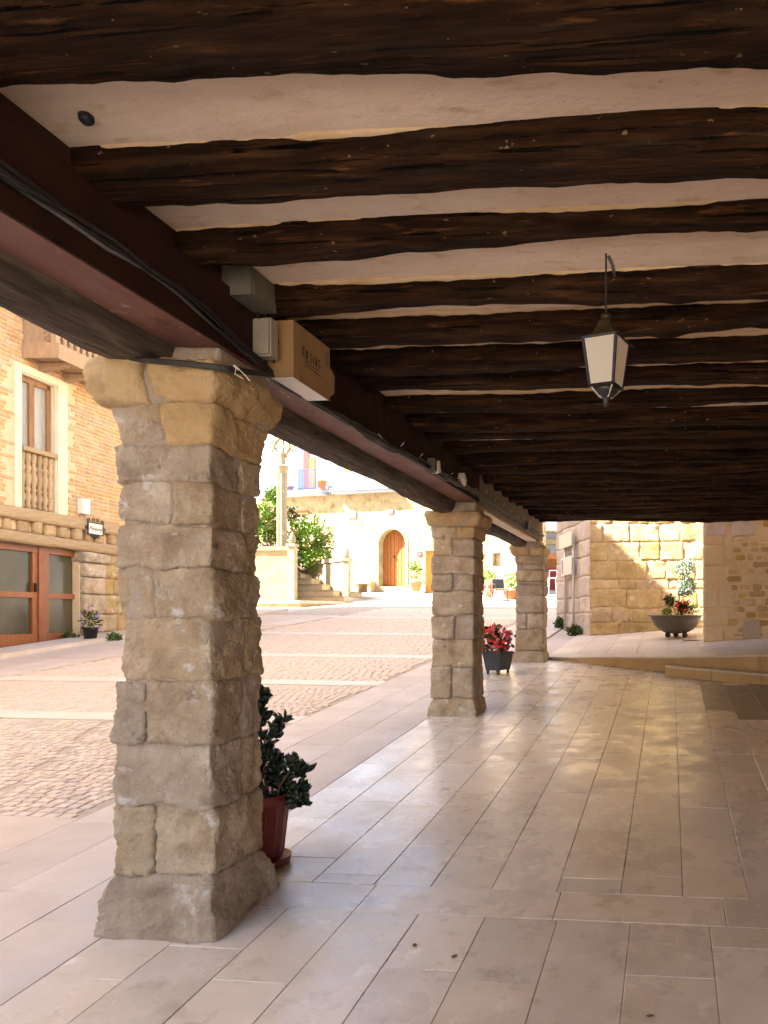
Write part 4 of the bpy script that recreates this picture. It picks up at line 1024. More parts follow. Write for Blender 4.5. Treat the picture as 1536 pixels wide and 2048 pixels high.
potv(HP, HP.s(832, .45), .45, hg(1) + .02, .42, .24, 'terracotta pot with tall pale plant right of the arched door', leaf=whiteplant, cat='plant')

# yellow stone house at far left
yp = Plane(W(540, CV, 39.5), Vector((1, .05, 0)))
if yp.n.y > 0: yp.n = -yp.n
yh = thing('yellow_house', 'yellow stone house with grey shuttered window beyond the stone cross', 'house', tuple(yp.at(0, 0, 2.5)))
ys0, ys1 = yp.s(380), yp.s(577); wv0, wv1 = yp.z(530, 1000), yp.z(530, 942)
ww = MB()
for a, b_, c_, d_ in ((ys0, yp.s(517), 0, 16), (yp.s(517), yp.s(542), 0, wv0), (yp.s(517), yp.s(542), wv1, 16), (yp.s(542), ys1, 0, 16)): ww.fbox(yp, a, b_, -.5, 0, c_, d_)
ww.build('wall', M['yellowstone'], yh)
wy = MB().fbox(yp, yp.s(517), yp.s(542), -.3, -.2, wv0, wv1).build('window', M['curtain'], yh)
MB().fbox(yp, ys0, ys1, .002, .18, yp.z(530, 920), yp.z(530, 914)).build('cornice', M['orange'], yh)
MB().fbox(yp, ys0, yp.s(556), .002, .5, wv0 - .25, wv0 - .1).build('balcony_slab', M['yellowstone'], yh)
for k in range(16):
    s = yp.s(508) + k * .09; MB().fbox(yp, s, s + .016, .46, .476, wv0 - .1, wv0 + .95).build('bar', M['iron'], yh)
# red gate house seen past the last pillar
rp = Plane(W(1100, CV, 36.5), Vector((1, .05, 0)))
if rp.n.y > 0: rp.n = -rp.n
rh = thing('gate_house', 'pale house with faded red gate seen past the farthest pillar', 'house', tuple(rp.at(0, 0, gz(0, 36))))
a, b_ = rp.s(1040), rp.s(1240)
MB().fbox(rp, a, b_, -.4, 0, 0, 12).build('wall', M['white'], rh)
MB().fbox(rp, a, b_, .002, .05, rp.z(1100, 1118), rp.z(1100, 1107)).build('orange_band', M['orangepl'], rh)
MB().fbox(rp, rp.s(1086), rp.s(1125), .002, .04, rp.z(1100, 1136), rp.z(1100, 1119)).build('gate_lintel', M['orange'], rh)
gt = MB().fbox(rp, rp.s(1086), rp.s(1125), .002, .05, rp.z(1100, 1212), rp.z(1100, 1136)).build('gate', M['redgate'], rh)
for k in range(12):
    s = rp.s(1086) + k * .08; MB().fbox(rp, s + .004, s + .076, .051, .065, rp.z(1100, 1210), rp.z(1100, 1137)).build('board', M['redgate'], gt)
for v0, v1 in ((1066, 1062), (1090, 1080)): MB().fbox(rp, a, b_, .002, .3, rp.z(1100, v0), rp.z(1100, v1)).build('cornice', M['yellowstone'], rh)
# café furniture
def chair(q, rz_, lab, col='iron'):
    t = thing('cafe_chair', lab, 'chair', tuple(q), 'café chairs by the white house'); T = lambda x, y, z: Vector((q[0] + x * math.cos(rz_) - y * math.sin(rz_), q[1] + x * math.sin(rz_) + y * math.cos(rz_), q[2] + z))
    for sx in (-1, 1):
        MB().tube([T(sx * .22, -.22, 0), T(sx * .21, -.2, .45), T(sx * .23, -.18, .64)], .016).build('leg', M[col], t)
        MB().tube([T(sx * .22, .24, 0), T(sx * .21, .2, .45), T(sx * .2, .28, .85)], .016).build('leg', M[col], t)
        MB().tube([T(sx * .23, -.18, .64), T(sx * .23, .24, .66)], .016).build('arm', M[col], t)
    b = MB(); b.box(-.22, .22, -.22, .21, .44, .47); b.v = [tuple(T(*v)) for v in b.v]; b.build('seat', M['planter'], t)
    b = MB(); b.box(-.2, .2, .20, .22, .5, .84); b.v = [tuple(T(v[0], v[1] + (v[2] - .5) * .2, v[2])) for v in b.v]; b.build('backrest', M['planter'], t)
def gpd(u, D):
    q = W(u, CV, D); return Vector((q.x, q.y, gz(q.x, q.y) - .03))
chair(gpd(1000, 27.0), .5, 'dark metal café chair nearest the farthest pillar')
chair(gpd(986, 28.2), -.6, 'dark metal café chair partly behind the café table')
tq = gpd(974, 27.6); tb = thing('cafe_table', 'small café table between the pillars before the white house', 'table', tuple(tq))
MB().lathe([(.36, .70), (.36, .73)], tq, 20).build('top', M['steel'], tb)
for k in range(3):
    a = k * 2.1; MB().tube([tq + Vector((.3 * math.cos(a), .3 * math.sin(a), 0)), tq + Vector((-.1 * math.cos(a), -.1 * math.sin(a), .70))], .014).build('leg', M['steel'], tb)
chair(gpd(966, 29), 2.6, 'dark metal café chair farthest left beside the middle pillar')
for uu, D, lab, r, h in ((1023, 29, 'wide terracotta planter beside the farthest pillar', .34, .34), (976, 30.5, 'terracotta planter behind the café table', .30, .5)):
    q = gpd(uu, D); t = thing('flower_pot', lab, 'pot', tuple(q))
    MB().lathe([(r * .6, 0), (r, h * .85), (r * 1.06, h * .85), (r * 1.06, h), (r * .9, h)], q, 16).build('pot', M['terra'], t, True)
    crown((q.x, q.y, q.z + h + .35), (.30, .3, .28), 160, .12, .07, int(uu), .25, zmin=q.z + h - .05).build('foliage', M['leaf_lime'], t)
# barstool and round disc near the last pillar
q = gpd(1105, 29.5); bsl = thing('bar_stool', 'tall thin metal bar stool in front of the red gate', 'stool', tuple(q))
for dx, dy in ((-.2, -.2), (.2, -.2), (.2, .2), (-.2, .2)): MB().tube([q + Vector((dx, dy, 0)), q + Vector((dx * .7, dy * .7, .78))], .014).build('leg', M['steel'], bsl)
MB().box(q.x - .17, q.x + .17, q.y - .17, q.y + .17, q.z + .78, q.z + .81).build('seat', M['steel'], bsl)
for dx in (-.15, .15): MB().tube([q + Vector((dx, .15, .8)), q + Vector((dx, .18, 1.1))], .012).build('back_post', M['steel'], bsl)
MB().tube([q + Vector((-.15, .18, 1.1)), q + Vector((.15, .18, 1.1))], .014).build('back_rail', M['steel'], bsl)
q = W(1080, 1181, 13.2); rd = thing('round_disc', 'dark round disc standing behind the right edge of the farthest pillar', 'disc', (q.x, q.y, gz(q.x, q.y)))
b = MB().lathe([(.14, -.015), (.15, -.012), (.15, .012), (.14, .015)], (0, 0, 0), 32); b.v = [(q.x + v[0], q.y + v[2], q.z + v[1]) for v in b.v]; b.build('disc', M['rust'], rd)
MB().tube([(q.x - .02, q.y + .03, gz(q.x, q.y) - .02), (q.x - .02, q.y + .03, q.z + .05)], .016, 8).build('post', M['iron'], rd)

# ------------------------------------------------------------------ stone stair with cross and planting
# terrace wall panels, piers with finials, steps
def gD(u, D): 
    q = W(u, CV, D); return q
DL = 26.2
stair = thing('stair_wall', 'pale plastered stair parapet wall in front of the stone cross', 'wall', tuple(W(545, 1205, DL)))
def wpanel(uA, DA_, uB, DB, vtopA, thick, parent, mat, cop=True, vcop=0.0):
    A, B = W(uA, CV, DA_), W(uB, CV, DB); P = Plane(A, B - A)
    if P.n.y > 0: P.n = -P.n
    L = (B - A).length; zt = W(uA, vtopA, DA_).z
    if (B - A).dot(P.t) < 0: L = -L
    MB().fbox(P, 0, L, -thick, 0, -1, zt - .14).build('panel', mat, parent)
    if cop: MB().fbox(P, -.02, L + .02, -thick - .05, .05, zt - .138, zt).build('coping', M['stairstone'], parent)
    return P, zt
wpanel(440, DL, 577, DL, 1093, .3, stair, M['stairstone'])
ped = MB()
def pier(uc, D, wpx, vtop, lab):
    q = W(uc, CV, D); w_ = wpx / F * D / 2; zt = W(uc, vtop, D).z; g = gz(q.x, q.y)
    t = thing('stair_pier', lab, 'pier', (q.x, q.y, g), 'stair piers with finials')
    MB().box(q.x - w_, q.x + w_, q.y - w_, q.y + w_, g - 1.2, zt).build('shaft', M['stairstone'], t)
    MB().box(q.x - w_ * 1.35, q.x + w_ * 1.35, q.y - w_ * 1.35, q.y + w_ * 1.35, zt + .001, zt + .09).build('cap', M['stairstone'], t)
    MB().lathe([(w_ * .5, .09), (w_ * .95, .17), (w_ * 1.0, .24), (w_ * .85, .32), (w_ * .5, .43), (w_ * .2, .49), (.01, .52)], (q.x, q.y, zt), 14).build('finial', M['stairstone'], t, True)
    return q, zt
pier(585, DL - .1, 13.5, 1093, 'tallest stair pier with bud finial at the left of the steps')
pier(693, 27.6, 12.5, 1122, 'stair pier with bud finial at the right end of the steps')
pier(600.5, 30.2, 12, 1121, 'small stair pier with bud finial behind the steps')
sw2 = thing('stair_wall', 'pale plastered stair parapet right of the steps below the clipped bush', 'wall', tuple(W(650, 1195, 28)))
wpanel(602, 30.2, 688, 27.7, 1125, .25, sw2, M['stairstone'])
steps = thing('stone_steps', 'flight of stone steps between the two stair parapets', 'steps', tuple(W(640, 1198, 27)))
x_l = W(590, CV, 26.3).x
for k in range(6):
    D = 26.9 + .42 * k; vfr = [1198, 1186, 1174, 1162, 1152, 1143][k]
    zt = W(620, vfr - 6, D).z
    ur = 690 - 22.5 * k
    xl, xr = W(586, CV, D).x, W(ur, CV, D).x; y = W(630, CV, D).y
    MB().box(xl, xr, y, y + 3.0 - .42 * k, -.5, zt - .05).build('riser', M['stepstone'], steps)
    MB().box(xl, xr, y - .04, y + 3.0 - .42 * k, zt - .048, zt).build('tread', M['stairstone'], steps)
# plinth in front
pl = thing('stone_plinth', 'low ochre stone plinth in front of the stair wall', 'plinth', tuple(W(560, 1225, 23)))
A, B, C_ = W(470, CV, 24.6), W(600, CV, 24.4), W(712, CV, 27.2)
ztp = W(560, 1201, 24.6).z
poly = [(A.x, A.y), (B.x, B.y), (W(660, CV, 25.4).x, W(660, CV, 25.4).y), (C_.x, C_.y), (C_.x, C_.y + 1.5), (A.x, A.y + 4)]
MB().prism(poly, -1, ztp - .1, lambda a, c, h: Vector((a, c, h))).build('base', M['ashlar'], pl)
cpoly = [(a * 1.0, c - .05) for a, c in poly]
MB().prism(cpoly, ztp - .098, ztp, lambda a, c, h: Vector((a, c, h))).build('coping', M['stepstone'], pl)
# planting bed behind the walls
zbed = W(540, 1092, DL).z - .1
bed = thing('planting_bed', 'raised planting bed behind the stair walls', 'bed', tuple(W(560, CV, 29)))
MB().prism([(W(440, CV, DL + .35).x, W(440, CV, DL + .35).y), (W(575, CV, DL + .35).x, W(575, CV, DL + .35).y), (W(575, CV, 32.8).x, W(575, CV, 32.8).y), (W(440, CV, 32.8).x, W(440, CV, 32.8).y)], -1, zbed, lambda a, c, h: Vector((a, c, h))).build('soil', M['soil'], bed)
zb2 = W(640, 1128, 29).z - .1
MB().prism([(W(604, CV, 30.6).x, W(604, CV, 30.6).y), (W(684, CV, 28.2).x, W(684, CV, 28.2).y), (W(672, CV, 31.6).x, W(672, CV, 31.6).y), (W(590, CV, 32.4).x, W(590, CV, 32.4).y)], -1, zb2, lambda a, c, h: Vector((a, c, h))).build('soil', M['soil'], bed)
# cross monument
q = W(564, CV, 28.2); zc0 = zbed - .1; zcap = W(564, 935, 28.2).z
cr = thing('stone_cross', 'tall fluted stone column topped by an ornate wheel cross', 'monument', (q.x, q.y, zc0))
wc = 9.5 / F * 28.2
prof = []
n = 16; b = MB()
for zz_ in (zc0, zcap):
    for k in range(n):
        t = 2 * math.pi * k / n; r = wc * (1.0 if k % 2 else .82); b.v.append((q.x + r * math.cos(t), q.y + r * math.sin(t), zz_))
b.f = [(k, (k + 1) % n, n + (k + 1) % n, n + k) for k in range(n)] + [tuple(range(n, 2 * n))]
b.build('shaft', M['stairstone'], cr)
MB().lathe([(wc * .9, -.25), (wc * 1.15, -.12), (wc * 1.35, 0), (wc * 1.35, .05), (wc * .8, .10), (wc * .62, .35), (wc * .75, .5), (wc * .55, .62)], (q.x, q.y, zcap), 12).build('capital', M['stairstone'], cr)
zh = W(564, 893, 28.2).z; R = .30
b = MB(); pts = [(q.x + R * math.cos(k * math.pi / 12), q.y, zh + R * math.sin(k * math.pi / 12)) for k in range(25)]; b.tube(pts, .075, 8); b.build('ring', M['stairstone'], cr, True)
MB().box(q.x - .07, q.x + .07, q.y - .06, q.y + .06, zcap + .55, zh + .55).build('upright', M['stairstone'], cr)
MB().box(q.x - .5, q.x + .5, q.y - .055, q.y + .055, zh - .06, zh + .06).build('arm', M['stairstone'], cr)
for k in range(8):
    a = k * math.pi / 4 + .39; MB().lathe([(.03, -.05), (.075, 0), (.03, .06)], (q.x + .42 * math.cos(a), q.y, zh + .42 * math.sin(a)), 8).build('crocket', M['stairstone'], cr, True)
# bushes
def bush(lab, u, v, D, rad, n, L, wd, mat, seed, zfoot, flowers=None, nf=0, shell=.35, name='bush', cat='bush', lump=.35):
    q = W(u, v, D); t = thing(name, lab, cat, (q.x, q.y, zfoot))
    crown(q, rad, n, L, wd, seed, shell, lump=lump, zmin=zfoot).build('foliage', mat, t)
    rr_ = random.Random(seed)
    for k in range(5):
        e = Vector((q.x + rr_.uniform(-.6, .6) * rad[0], q.y + rr_.uniform(-.5, .5) * rad[1], q.z + rr_.uniform(-.2, .6) * rad[2]))
        MB().tube([(q.x + rr_.uniform(-.1, .1), q.y, zfoot), (q.x * .5 + e.x * .5, q.y, q.z - rad[2] * .4), e], .025, 5, .008).build('stem', M['bark'], t)
    if flowers:
        for k, d in enumerate(dots(q, rad, nf, .05, seed + 1)):
            if d.z > zfoot: flower(d, .09, k, flowers[k % len(flowers)], t)
bush('large leafy green bush with orange flowers behind the stair pier', 618, 1082, 29.6, (.85, .7, .85), 2600, .17, .075, M['leaf'], 5, zb2, [M['flower_o'], M['flower_o'], M['paper']], 26)
bush('low dome shaped clipped bush above the right stair wall', 634, 1118, 29.3, (.62, .5, .42), 2600, .09, .04, M['leaf_lime'], 6, zb2 - .05, shell=.75, lump=.12)
bush('pink flowering shrub left of the stone cross', 533, 1048, 29.2, (.60, .6, .85), 2400, .16, .07, M['leaf'], 8, zbed, [M['flower_p'], M['flower_p'], M['paper']], 22)
bush('tall leafy climber directly behind the stone cross', 548, 1000, 30.4, (.36, .3, .55), 900, .16, .07, M['leaf_lime'], 9, zbed, [M['flower_p']], 5)
bush('dark leaved hanging plant right of the stone cross below the balcony', 583, 1030, 31.4, (.22, .2, .35), 380, .12, .06, M['leaf_mix'], 10, zbed - .3)
for uu, vv, r, lab in ((1121, 1255, .15, 'green weed tuft at the far foot of the sign posts'), (1149, 1268, .13, 'green weed tuft at the near foot of the sign posts')):
    q = GP(uu, vv); wd = thing('weed', lab, 'weed', (q.x, q.y, q.z))
    crown((q.x, q.y, q.z + r * .45), (r, r * .8, r * .75), 260, .10, .045, int(uu), .15, zmin=q.z - .02).build('leaves', M['weed'], wd)

# ------------------------------------------------------------------ jade plant in the dark red pot by the near pillar
pc = Vector((-2.215, 3.86, 0)); pc.z = gz(pc.x, pc.y)
jp = thing('potted_plant', 'dark green jade plant in a dark red pot behind the nearest pillar', 'plant', tuple(pc))
pot = MB().lathe([(.118, .03), (.128, .045), (.160, .33), (.174, .335), (.178, .385), (.166, .388), (.156, .34), (.15, .33)], pc, 36).build('pot', M['potred'], jp, True)
MB().lathe([(.10, .002), (.165, .006), (.175, .045), (.168, .048), (.155, .02)], pc, 36).build('saucer', M['potred'], jp, True)
for k in range(16):
    a = k * 2 * math.pi / 16; MB().tube([pc + Vector((math.cos(a) * .129, math.sin(a) * .129, .06)), pc + Vector((math.cos(a) * .157, math.sin(a) * .157, .32))], .006, 5).build('rib', M['potred'], pot)
MB().lathe([(0.0, .345), (.155, .345)], pc, 24).build('soil', M['soil'], jp)
jl = []
for L, wd in ((.064, .040), (.056, .036), (.072, .042)):
    b = MB(); top = leafmesh(L, wd, .18)
    b.add([(v[0], v[1], v[2] + .004) for v in top.v] + [(v[0], v[1], v[2] - .004) for v in top.v], top.f + [tuple(i + 6 for i in reversed(f)) for f in top.f] + [(i, i + 6, (i + 1) % 6 + 6, (i + 1) % 6) for i in range(6)])
    me = b.mesh('leaf'); me.materials.append(M['jade']); me.shade_smooth(); jl.append(me)
rr = random.Random(77)
def WJ(u, v, D=4.0): return W(u, v, D)
stems = [[(545, 1640), (530, 1560), (522, 1480), (519, 1420), (522, 1385)], [(545, 1640), (528, 1540), (540, 1480), (556, 1455), (568, 1442)], [(548, 1640), (556, 1590), (580, 1560), (600, 1546), (618, 1540)],
         [(545, 1640), (545, 1580), (548, 1540), (556, 1520)], [(548, 1640), (575, 1600), (598, 1585), (606, 1580)], [(540, 1640), (515, 1570), (500, 1500), (490, 1450)], [(545, 1640), (560, 1570), (585, 1535), (590, 1528)],
         [(540, 1640), (525, 1600), (512, 1560), (505, 1540)], [(548, 1640), (556, 1615), (566, 1585), (570, 1572)], [(540, 1640), (520, 1545), (530, 1515), (538, 1500)], [(545, 1640), (565, 1610), (598, 1604), (606, 1606)]]
for si, stpx in enumerate(stems):
    dd = rr.uniform(3.93, 4.12); pts = [W(u, v, 4.05 + (dd - 4.05) * i / (len(stpx) - 1)) for i, (u, v) in enumerate(stpx)]
    MB().tube(pts, .009, 6, .004).build('stem', M['bark'], jp, True)
    tot = 34 if si not in (0, 2, 3) else 42
    for k in range(tot):
        t = .38 + .62 * (k / tot) ** .8; f = t * (len(pts) - 1); i = min(int(f), len(pts) - 2); p = pts[i].lerp(pts[i + 1], f - i)
        d = (pts[i + 1] - pts[i]).normalized(); dirv = Vector((rr.uniform(-1, 1), rr.uniform(-1, 1), rr.uniform(-.35, .9))).normalized() + d * .4
        o = bpy.data.objects.new('leaf', rr.choice(jl)); COL.objects.link(o); o.parent = jp; o.matrix_parent_inverse = Matrix.Translation(-jp.location)
        o.location = p + Vector((rr.uniform(-.014, .014), rr.uniform(-.014, .014), rr.uniform(-.014, .014))); o.rotation_mode = 'QUATERNION'; o.rotation_quaternion = rot_to(dirv, rr); s = rr.uniform(.75, 1.15); o.scale = (s, s, s)

# ------------------------------------------------------------------ red begonias in the slate planter
qc = W(996, 1347, 10.55); qc.z = gz(qc.x, qc.y)
bg_ = thing('flower_planter', 'square slate grey planter full of red begonias between the two far pillars', 'planter', tuple(qc))
ry = math.radians(-16)
def TP(x, y, z): return Vector((qc.x + x * math.cos(ry) - y * math.sin(ry), qc.y + x * math.sin(ry) + y * math.cos(ry), qc.z + z))
def taper(a0, b0, a1, b1, z0_, z1_):
    b = MB(); b.v = [tuple(TP(sx * a, sy * c, z)) for z, a, c in ((z0_, a0, b0), (z1_, a1, b1)) for sy in (-1, 1) for sx in (-1, 1)]
    b.f = [(0, 2, 3, 1), (4, 5, 7, 6), (0, 1, 5, 4), (2, 6, 7, 3), (0, 4, 6, 2), (1, 3, 7, 5)]; return b
taper(.105, .16, .138, .195, .055, .285).build('box', M['planter'], bg_)
taper(.155, .212, .155, .212, .2855, .305).build('rim', M['planter'], bg_)
taper(.135, .19, .135, .19, .3055, .312).build('soil', M['soil'], bg_)
for sx in (-1, 1):
    for sy in (-1, 1):
        taper(.012, .012, .016, .016, 0, .0545).build('foot', M['planter'], bg_).location = TP(sx * .085, sy * .135, 0) - Vector((qc.x, qc.y, qc.z))
fc = TP(-.05, -.02, .47)
crown(fc, (.24, .22, .20), 620, .06, .045, 51, .15, zmin=qc.z + .28).build('foliage', M['leaf_mix'], bg_)
for k in range(9):
    MB().tube([TP(rr.uniform(-.08, .08), rr.uniform(-.1, .1), .31), TP(rr.uniform(-.2, .15), rr.uniform(-.15, .15), .5 + rr.uniform(0, .12))], .005, 4).build('stem', M['bark'], bg_)
for k, d in enumerate(dots(fc, (.24, .22, .21), 130, .03, 8)):
    if d.z > qc.z + .3: flower(d, rr.uniform(.026, .042), k, M['flower'], bg_)

# ------------------------------------------------------------------ bowl planter
qb = W(1352, CV, 13.4); qb.z = tz(qb.x, qb.y)
bw = thing('bowl_planter', 'wide bronze grey bowl planter on ball feet with topiary and red flowers', 'planter', tuple(qb))
R = .505
prof = [(.06, .07), (.20, .09), (.30, .14), (.38, .22), (.435, .32), (.455, .375), (.52, .385), (.525, .395), (.45, .400), (.43, .37)]
MB().lathe(prof, qb, 48).build('bowl', M['bowl'], bw, True)
MB().lathe([(0.0, .375), (.44, .375)], qb, 30).build('soil', M['soil'], bw)
for a in (math.radians(-140), math.radians(-35), math.radians(90)):
    c_ = qb + Vector((.19 * math.cos(a), .19 * math.sin(a), .052)); MB().lathe([(.004, -.052), (.03, -.043), (.048, -.02), (.052, 0), (.048, .02), (.03, .043), (.004, .052)], c_, 16).build('foot', M['iron'], bw, True)
def BW(u, v, dy=0.0): return W(u, v, 13.4 + dy)
tops = thing('topiary', 'blue green two ball topiary shrub in the bowl planter', 'shrub', tuple(qb + Vector((.12, .05, .38))))
for (u, v), rad, n, sd in (((1368, 1137), (.19, .19, .15), 1300, 3), ((1374, 1173), (.18, .18, .16), 1300, 4), ((1366, 1184), (.10, .1, .08), 300, 14)):
    crown(BW(u, v), rad, n, .045, .022, sd, .45, lump=.3).build('foliage', M['leaf_blue'], tops)
for u0, u1 in ((1358, 1360), (1366, 1370), (1373, 1374)): MB().tube([BW(1362, 1229), BW(u0 + 1, 1210), BW(u1, 1150)], .008, 5).build('stem', M['bark'], tops)
s2 = thing('shrub', 'small dark olive shrub with bent stem in the bowl planter', 'shrub', tuple(qb + Vector((-.05, 0, .38))))
crown(BW(1339, 1202), (.105, .1, .10), 420, .045, .022, 21, .3).build('foliage', M['leaf_mix'], s2)
MB().tube([BW(1354, 1231), BW(1350, 1221), BW(1342, 1208)], .009, 5).build('stem', M['bark'], s2)
s3 = thing('flowering_plant', 'red begonia with bronze stems in the middle of the bowl planter', 'plant', tuple(qb + Vector((.08, -.05, .38))))
crown(BW(1365, 1216), (.14, .12, .12), 420, .05, .035, 22, .15).build('foliage', M['leaf_mix'], s3)
for k in range(5): MB().tube([BW(1358 + 2 * k, 1231), BW(1353 + 6 * k, 1208)], .006, 4).build('stem', M['bark'], s3)
for k, (u, v) in enumerate(((1353, 1207), (1356, 1211), (1354, 1217), (1365, 1200), (1367, 1206), (1379, 1203), (1381, 1204), (1368, 1221), (1370, 1220))): flower(W(u, v, 13.28), .03, k, M['flower'], s3)
s4 = thing('herb', 'small bright green herb at the left of the bowl planter', 'plant', tuple(qb + Vector((-.2, -.05, .38))))
crown(BW(1334, 1224), (.09, .07, .05), 220, .045, .02, 23, .15).build('leaves', M['leaf_lime'], s4)
s5 = thing('trailing_plant', 'pale green feathery plant at the right of the bowl planter', 'plant', tuple(qb + Vector((.3, -.05, .38))))
crown(BW(1390, 1218), (.12, .1, .08), 260, .05, .015, 24, .15).build('leaves', M['leaf_lime'], s5)

# ------------------------------------------------------------------ lantern
lc = W(1212, 515, 3.12)
LT = thing('hanging_lantern', 'black iron lantern with frosted panes hanging from a ceiling joist', 'lantern', (lc.x, lc.y, W(1212, 812, 3.12).z))
zl = lambda v: W(1212, v, 3.12).z
MB().tube([(lc.x, lc.y, ZJ + .02), (lc.x, lc.y, zl(628))], .004, 6).build('rod', M['iron'], LT)
MB().tube([(lc.x + .01, lc.y, ZJ + .01), (lc.x + .028, lc.y + .01, zl(530)), (lc.x + .034, lc.y + .02, zl(548))], .007, 6).build('cord', M['cable'], LT)
MB().lathe([(.012, 0), (.022, .004), (.022, .022), (.012, .026)], (lc.x, lc.y, zl(640)), 10).build('hook_cap', M['brass'], LT, True)
LY = math.radians(-22) + math.pi / 4 + PSI
def frust(r0, z0_, r1, z1_, seg=4): return MB().lathe([(r0, z0_), (r1, z1_)], (lc.x, lc.y, 0), seg, LY)
rt, rb2 = .102, .073
zt, zbm = zl(684), zl(772)
MB().lathe([(.018, zl(638)), (.035, zl(645)), (.042, zl(655)), (.058, zl(668)), (.083, zl(676)), (.108, zl(681))], (lc.x, lc.y, 0), 4, LY).build('roof', M['brass'], LT)
MB().lathe([(.115, zl(681.2)), (.112, zt), (.102, zt - .003), (.086, zt - .003)], (lc.x, lc.y, 0), 4, LY).build('top_frame', M['iron'], LT)
MB().lathe([(rb2 * .7, zbm - .012), (rb2 + .008, zbm - .012), (rb2 + .004, zbm), (rb2 * .8, zbm)], (lc.x, lc.y, 0), 4, LY).build('bottom_frame', M['iron'], LT)
corners = lambda r, z: [Vector((lc.x + r * math.cos(LY + k * math.pi / 2), lc.y + r * math.sin(LY + k * math.pi / 2), z)) for k in range(4)]
ct, cb_ = corners(rt, zt), corners(rb2, zbm)
for k in range(4):
    MB().tube([ct[k], cb_[k]], .0075, 4).build('corner_bar', M['iron'], LT)
    a, b_, c_, d_ = cb_[k].lerp(cb_[(k + 1) % 4], .06), cb_[k].lerp(cb_[(k + 1) % 4], .94), ct[k].lerp(ct[(k + 1) % 4], .95), ct[k].lerp(ct[(k + 1) % 4], .05)
    nn = (b_ - a).cross(c_ - a).normalized() * .003
    MB().add([a, b_, c_, d_, a + nn, b_ + nn, c_ + nn, d_ + nn], [(0, 1, 2, 3), (7, 6, 5, 4), (0, 4, 5, 1), (1, 5, 6, 2), (2, 6, 7, 3), (3, 7, 4, 0)]).build('pane', M['frosted'], LT)
    e = corners(.130, zl(686))[k]; MB().tube([corners(.110, zl(682))[k], e], .006, 4, .002).build('roof_spike', M['iron'], LT)
MB().lathe([(.054, zl(774)), (.050, zl(784)), (.035, zl(792)), (.016, zl(796)), (.013, zl(800)), (.009, zl(812)), (.004, zl(814))], (lc.x, lc.y, 0), 16).build('finial', M['iron'], LT, True)
for k in range(4):
    e0, e1 = corners(.066, zl(777))[k], corners(.022, zl(796))[k]; MB().tube([e0, e1], .004, 4).build('bracket', M['steel'], LT)
MB().lathe([(.012, zl(700)), (.026, zl(712)), (.028, zl(735)), (.02, zl(752)), (.004, zl(758))], (lc.x, lc.y, 0), 14).build('bulb', M['paper'], LT, True)

# ------------------------------------------------------------------ boxes and cables on the beam
XB = -1.99
def wbox(name, lab, cat, mat, x0_, x1_, y0_, y1_, z0_, z1_):
    t = thing(name, lab, cat, ((x0_ + x1_) / 2, y0_, z0_)); MB().box(x0_, x1_, y0_, y1_, z0_, z1_).build('case', mat, t); return t
yy = lambda u, D: W(u, CV, D).y
b1 = wbox('junction_box', 'grey green metal junction box high on the beam under a joist', 'box', M['boxgreen'], -2.06, -1.89, yy(480, 3.4), yy(520, 3.62), E + 1.47, E + 1.60)
MB().box(-1.889, -1.885, yy(480, 3.42), yy(520, 3.60), E + 1.48, E + 1.59).build('cover', M['boxgreen'], b1)
b2 = wbox('meter_box', 'beige plastic box on the beam between junction box and cardboard box', 'box', M['boxgrey'], -1.998, -1.905, yy(525, 3.60), yy(545, 3.66), E + 1.262, E + 1.445)
MB().box(-1.990, -1.912, yy(525, 3.60) - .012, yy(525, 3.60) - .001, E + 1.27, E + 1.437).build('cover', M['boxgrey'], b2)
cb0, cb1 = yy(580, 3.70), yy(640, 4.10)
z0_, z1_ = E + 1.195, E + 1.475
cbx = thing('cardboard_box', 'cardboard box with FIESTAS handwritten on it fixed to the beam', 'box', (-1.9, cb0, z0_))
b = MB().box(-1.999, -1.85, cb0, cb1, z0_, z1_)
b.build('carton', M['card'], cbx)
MB().box(-1.995, -1.853, cb0 + .005, cb1 - .01, z0_ - .004, z0_ - .001).build('base_flap', M['paper'], cbx)
MB().add([(-1.849, cb0 + .03, z0_ + .03), (-1.849, cb1 - .02, z0_ + .035), (-1.842, cb1 - .02, z0_ - .012), (-1.842, cb0 + .04, z0_ - .008), (-1.846, cb0 + .03, z0_ + .03), (-1.846, cb1 - .02, z0_ + .035), (-1.839, cb1 - .02, z0_ - .012), (-1.839, cb0 + .04, z0_ - .008)],
         [(3, 2, 1, 0), (4, 5, 6, 7), (0, 1, 5, 4), (2, 3, 7, 6), (1, 2, 6, 5), (3, 0, 4, 7)]).build('side_flap', M['card'], cbx)
MB().prism([(cb1 + .001, z0_ + .02), (cb1 + .05, z0_ + .05), (cb1 + .055, z0_ + .14), (cb1 + .02, z0_ + .17), (cb1 + .001, z0_ + .17)], -1.852, -1.848, lambda a, c, h: Vector((h, a, c))).build('end_flap', M['card'], cbx)
MB().box(-1.8495, -1.8475, cb1 - .05, cb1 - .02, z0_ + .17, z0_ + .25).build('tape', M['boxgreen'], cbx)
